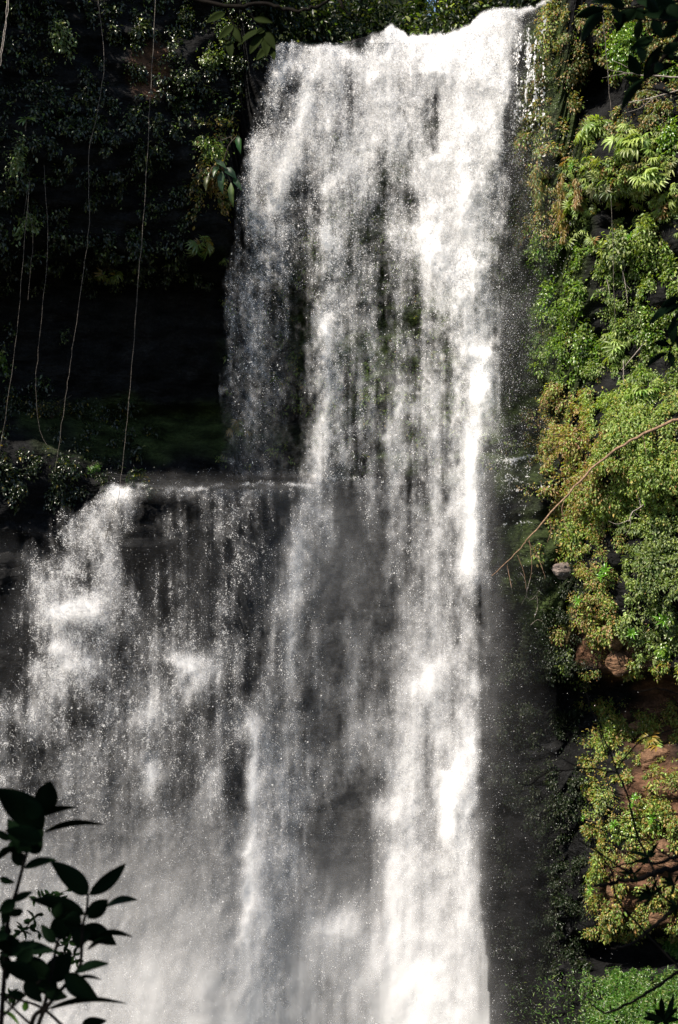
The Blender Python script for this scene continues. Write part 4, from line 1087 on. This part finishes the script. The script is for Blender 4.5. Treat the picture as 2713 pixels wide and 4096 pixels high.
# dark leafy branch hanging in from the top right
def zt(x, y): return (2000 + x / 2.199) / 4.0015, (y / 2.199) / 4.0015
YD = 6.0
def pxd(p): return p / 8.8 * YD / FPX / 2
tb = branchy("leafy_branch", "black silhouetted branch with long drooping leaves at the top right", "branch", YD, [
 ([zt(1900, -60), zt(1700, 150), zt(1568, 330), zt(1400, 560), zt(1260, 700)], pxd(70), pxd(26)), ([zt(1800, 830), zt(1568, 830), zt(1380, 790), zt(1180, 770)], pxd(34), pxd(16)),
 ([zt(1700, -20), zt(1400, 40), zt(1100, 70), zt(900, 90)], pxd(30), pxd(14)), ([zt(1700, 180), zt(1350, 180), zt(1230, 170)], pxd(24), pxd(12))], M_FGBARK)
for b, t, wd in [((930, 80), (660, 150), 80), ((920, 110), (715, 365), 95), ((1240, 160), (1205, 360), 85), ((1360, 330), (1140, 440), 100), ((1230, 420), (1260, 560), 90), ((1240, 660), (1135, 480), 120), ((1270, 690), (1440, 380), 110), ((1260, 690), (1560, 560), 60), ((1270, 700), (1070, 970), 80),
                 ((1250, 700), (1100, 680), 60), ((1400, 480), (1568, 520), 50), ((1350, 180), (1410, 330), 100), ((1400, 100), (1300, -20), 120), ((1300, 100), (1000, 160), 110), ((1100, 60), (960, -40), 100), ((1200, 60), (1080, 200), 110), ((1500, 100), (1250, 130), 130), ((1568, 200), (1420, 330), 120),
                 ((1450, 30), (1200, 10), 130), ((1568, 60), (1350, -60), 130), ((1000, 80), (1060, 220), 80), ((1560, 300), (1480, 170), 120), ((1568, 120), (1400, 160), 140), ((1300, 40), (1380, 170), 120), ((1150, 90), (1290, 170), 90), ((1420, 560), (1360, 640), 80), ((1568, 380), (1430, 470), 110), ((1250, 760), (1130, 800), 50), ((1100, 40), (800, 20), 90), ((1500, 40), (1568, 160), 150), ((1100, 120), (1020, 300), 70)]:
    yb = YD + random.uniform(-.15, .15)
    big_leaf(at(*zt(*b), yb), at(*zt(*t), yb + random.uniform(-.08, .08)), wd / 8.8 * YD / FPX, M_DARKLEAF, GRN, tb, shape=.95)
rb = branchy("leafy_branch", "few dark drooping leaves at the right edge above the fallen branch", "branch", YD + .5, [([z6(1900, 520), z6(1700, 600), z6(1560, 700), z6(1540, 860), z6(1500, 980)], .012, .006)], M_FGBARK)
for b, t, wd in [((1590, 600), (1345, 775), 60), ((1600, 560), (1440, 640), 60), ((1545, 720), (1530, 930), 60), ((1510, 930), (1385, 905), 50), ((1500, 980), (1530, 1100), 60), ((1490, 990), (1320, 1110), 45), ((1560, 850), (1600, 990), 70), ((1560, 640), (1470, 700), 40)]:
    big_leaf(at(*z6(*b), YD + .5), at(*z6(*t), YD + .45), wd / 7.72 * (YD + .5) / FPX, M_DARKLEAF, GRN, rb, shape=.95)
# dark branch hanging in at the top left
def zh(x, y): return (900 + x / 1.206) / 4.0015, (y / 1.206) / 4.0015
hb = branchy("leafy_branch", "dark leafy branch drooping over the top left end of the lip", "branch", 9.0, [
 ([zh(-400, -80), zh(0, 30), (zh(200, 20)), zh(300, 50), zh(420, 40), zh(500, 0), zh(560, -60)], .017, .008), ([zh(60, 30), zh(140, 90), zh(190, 150)], .012, .006), ([zh(190, 150), zh(220, 230)], .006, .004), ([zh(540, -20), zh(570, 40), zh(610, 80)], .01, .005), ([zh(0, 35), zh(40, 120), zh(20, 200)], .01, .005)], M_FGBARK)
for b, t, wd in [((190, 140), (60, 225), 40), ((190, 150), (245, 240), 46), ((190, 140), (150, 165), 30), ((200, 160), (200, 275), 50), ((180, 150), (120, 260), 50), ((185, 110), (175, 60), 24), ((40, 120), (-30, 190), 40), ((40, 130), (80, 210), 36), ((140, 90), (230, 110), 36), ((20, 200), (30, 280), 40), ((220, 220), (240, 290), 36), ((220, 220), (150, 290), 40), ((0, 60), (-90, 110), 40), ((370, 50), (385, 85), 16)]:
    big_leaf(at(*zh(*b), 9), at(*zh(*t), 8.95), wd / 4.826 * 9 / FPX, M_DARKLEAF, (0.011, 0.017, 0.004), hb, shape=.9)

# ------------------------------------------------------------------ trees, river, pool, slope
def tree(base, top, crown_c, crown_r, nleaf, pal, lsize, label, group=None, mat=None, limbs=7, tr=0.25):
    base = np.array(base, float); crown_c = np.array(crown_c, float); crown_r = np.array(crown_r, float)
    root = tag(empty("tree", base.tolist()), label, "tree", group)
    tp = np.array(top, float)
    parts = [tube(smooth_line([base - [0, 0, .4], base * .6 + tp * .4 + [0.3, 0, 0], tp], 5, 0.03), tr, tr * .35, 8)]
    k = 12
    sc = unit(rng.normal(size=(k, 3))) * rng.uniform(.3, .8, (k, 1))
    for i in range(limbs):
        e = crown_c + sc[i % k] * crown_r
        s_ = base + (tp - base) * rng.uniform(.45, .95)
        parts.append(tube(smooth_line([s_, (s_ + e) / 2 + [0, 0, .3], e], 4, 0.04), tr * .35, tr * .08, 6))
    mesh_np("trunk", *join(parts), M_BARK, root, smooth=True)
    gi = rng.integers(0, k, nleaf)
    loc = sc[gi] + rng.normal(size=(nleaf, 3)) * .24
    P = crown_c + loc * crown_r
    N_ = unit(loc * .6 + [0, 0, .8] + rng.normal(size=(nleaf, 3)) * .45); D_ = unit(loc + [0, 0, -.4] + rng.normal(size=(nleaf, 3)) * .6)
    L = lsize * rng.uniform(.6, 1.3, nleaf)
    V, F_ = leaf_mesh(P, N_, D_, L, L * rng.uniform(.38, .55, nleaf))
    mesh_np("crown", V, F_, mat or M_LEAF, root, np.repeat(pick(pal, nleaf), 8, 0))
    return root
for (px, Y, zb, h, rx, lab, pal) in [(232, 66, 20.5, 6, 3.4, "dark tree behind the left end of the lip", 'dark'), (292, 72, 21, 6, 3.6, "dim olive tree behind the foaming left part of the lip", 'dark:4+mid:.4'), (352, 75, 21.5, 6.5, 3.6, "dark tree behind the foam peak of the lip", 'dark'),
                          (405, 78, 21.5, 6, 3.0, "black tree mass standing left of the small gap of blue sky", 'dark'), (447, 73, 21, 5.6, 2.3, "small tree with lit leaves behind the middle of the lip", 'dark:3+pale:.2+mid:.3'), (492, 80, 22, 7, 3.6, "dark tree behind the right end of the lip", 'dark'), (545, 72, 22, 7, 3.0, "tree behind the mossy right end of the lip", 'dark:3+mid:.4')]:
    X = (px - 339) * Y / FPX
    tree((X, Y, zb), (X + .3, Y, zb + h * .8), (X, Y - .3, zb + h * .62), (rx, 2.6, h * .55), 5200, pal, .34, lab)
for (X, Y, z, rx, lab) in [(-14.0, 59.5, 25.2, 3.2, "big unseen tree added over the left cliff to shade its wall"), (-15.5, 53, 24.6, 4.6, "second unseen tree added to shade the left cliff, further from the fall"), (-21, 50, 25.2, 5.0, "broad tree on the rim of the left cliff beyond the picture's edge"),
                       (-18.5, 57.5, 25.5, 4.6, "tall unseen tree added for shade behind the overhanging one on the left cliff"), (-26, 54, 26, 5.2, "outermost broad unseen tree added for shade on the left rim")]:
    yb = 60.5  # trees added above the frame to shade the left wall and fall
    tree((X - 1, yb, 21), (X, Y + 1.0, z + .5), (X, Y, z), (rx, rx, 2.4), 2100, 'dark+mid:.5', .42, lab, tr=.35)
tree((-6.5, -4.5, 1.2), (-4.2, 0.5, 6.2), (-3.4, 1.4, 6.6), (5.2, 4.2, 1.8), 7000, 'dark+mid', .24, "unseen tree added above the viewpoint to shade the nearby plants", tr=.3)  # added out of view to keep the foreground in shade

xs_ = np.linspace(-60, 60, 61); ys_ = np.linspace(-30, 54, 64)
GX, GYY = np.meshgrid(xs_, ys_)
GZ = np.maximum(np.where(GYY < 1.2, -1.75 - .25 * (GYY - 1.2), -1.75 - .62 * (GYY - 1.2)), -25.2) + .35 * fnoise(64, 61, 5, 5, 909, 3)
idx = np.arange(GX.size).reshape(GX.shape)
F_ = np.stack([idx[:-1, :-1], idx[:-1, 1:], idx[1:, 1:], idx[1:, :-1]], -1).reshape(-1, 4)
gcol = np.tile(np.array([[0.04, 0.035, 0.02]]), (GX.size, 1))
o = mesh_np("ground", np.stack([GX, GYY, GZ], -1).reshape(-1, 3), F_, M_ROCK, col=gcol, smooth=True)
tag(o, "earth slope falling from the viewpoint to the plunge pool", kind="structure")

m, n_, b = newmat("pool_water")
b.inputs["Base Color"].default_value = (0.03, 0.05, 0.045, 1); b.inputs["Roughness"].default_value = 0.12
tx = n_.nodes.new("ShaderNodeTexNoise"); tx.inputs["Scale"].default_value = 1.5; tx.inputs["Detail"].default_value = 5
cc = n_.nodes.new("ShaderNodeTexCoord"); n_.links.new(cc.outputs["Object"], tx.inputs["Vector"])
bp = n_.nodes.new("ShaderNodeBump"); bp.inputs["Distance"].default_value = .3; n_.links.new(tx.outputs["Fac"], bp.inputs["Height"]); n_.links.new(bp.outputs[0], b.inputs["Normal"])
def sheet(name, x0, x1, y0, y1, z, label):
    nx, ny = 24, 16
    a, c = np.meshgrid(np.linspace(x0, x1, nx), np.linspace(y0, y1, ny))
    i = np.arange(nx * ny).reshape(ny, nx)
    o = mesh_np(name, np.stack([a, c, np.full_like(a, z)], -1).reshape(-1, 3), np.stack([i[:-1, :-1], i[:-1, 1:], i[1:, 1:], i[1:, :-1]], -1).reshape(-1, 4), m)
    tag(o, label, kind="structure")
sheet("pool", -40, 40, 34, 64, -24.6, "plunge pool at the foot of the falls")
sheet("river", -4.5, 9.5, 62.2, 95, 20.75, "shallow river running to the lip of the fall")

xs_ = np.linspace(-50, 50, 160); ys_ = np.linspace(79, 160, 40)
GX, GYY = np.meshgrid(xs_, ys_)
GZ = 21.5 + 30 * sstep(79, 102, GYY) + 1.2 * fnoise(40, 160, 6, 12, 911, 3) - 24 * np.exp(-((GX / GYY * FPX + 339 - 431) / 9) ** 2) * sstep(84, 92, GYY)
idx = np.arange(GX.size).reshape(GX.shape)
F_ = np.stack([idx[:-1, :-1], idx[:-1, 1:], idx[1:, 1:], idx[1:, :-1]], -1).reshape(-1, 4)
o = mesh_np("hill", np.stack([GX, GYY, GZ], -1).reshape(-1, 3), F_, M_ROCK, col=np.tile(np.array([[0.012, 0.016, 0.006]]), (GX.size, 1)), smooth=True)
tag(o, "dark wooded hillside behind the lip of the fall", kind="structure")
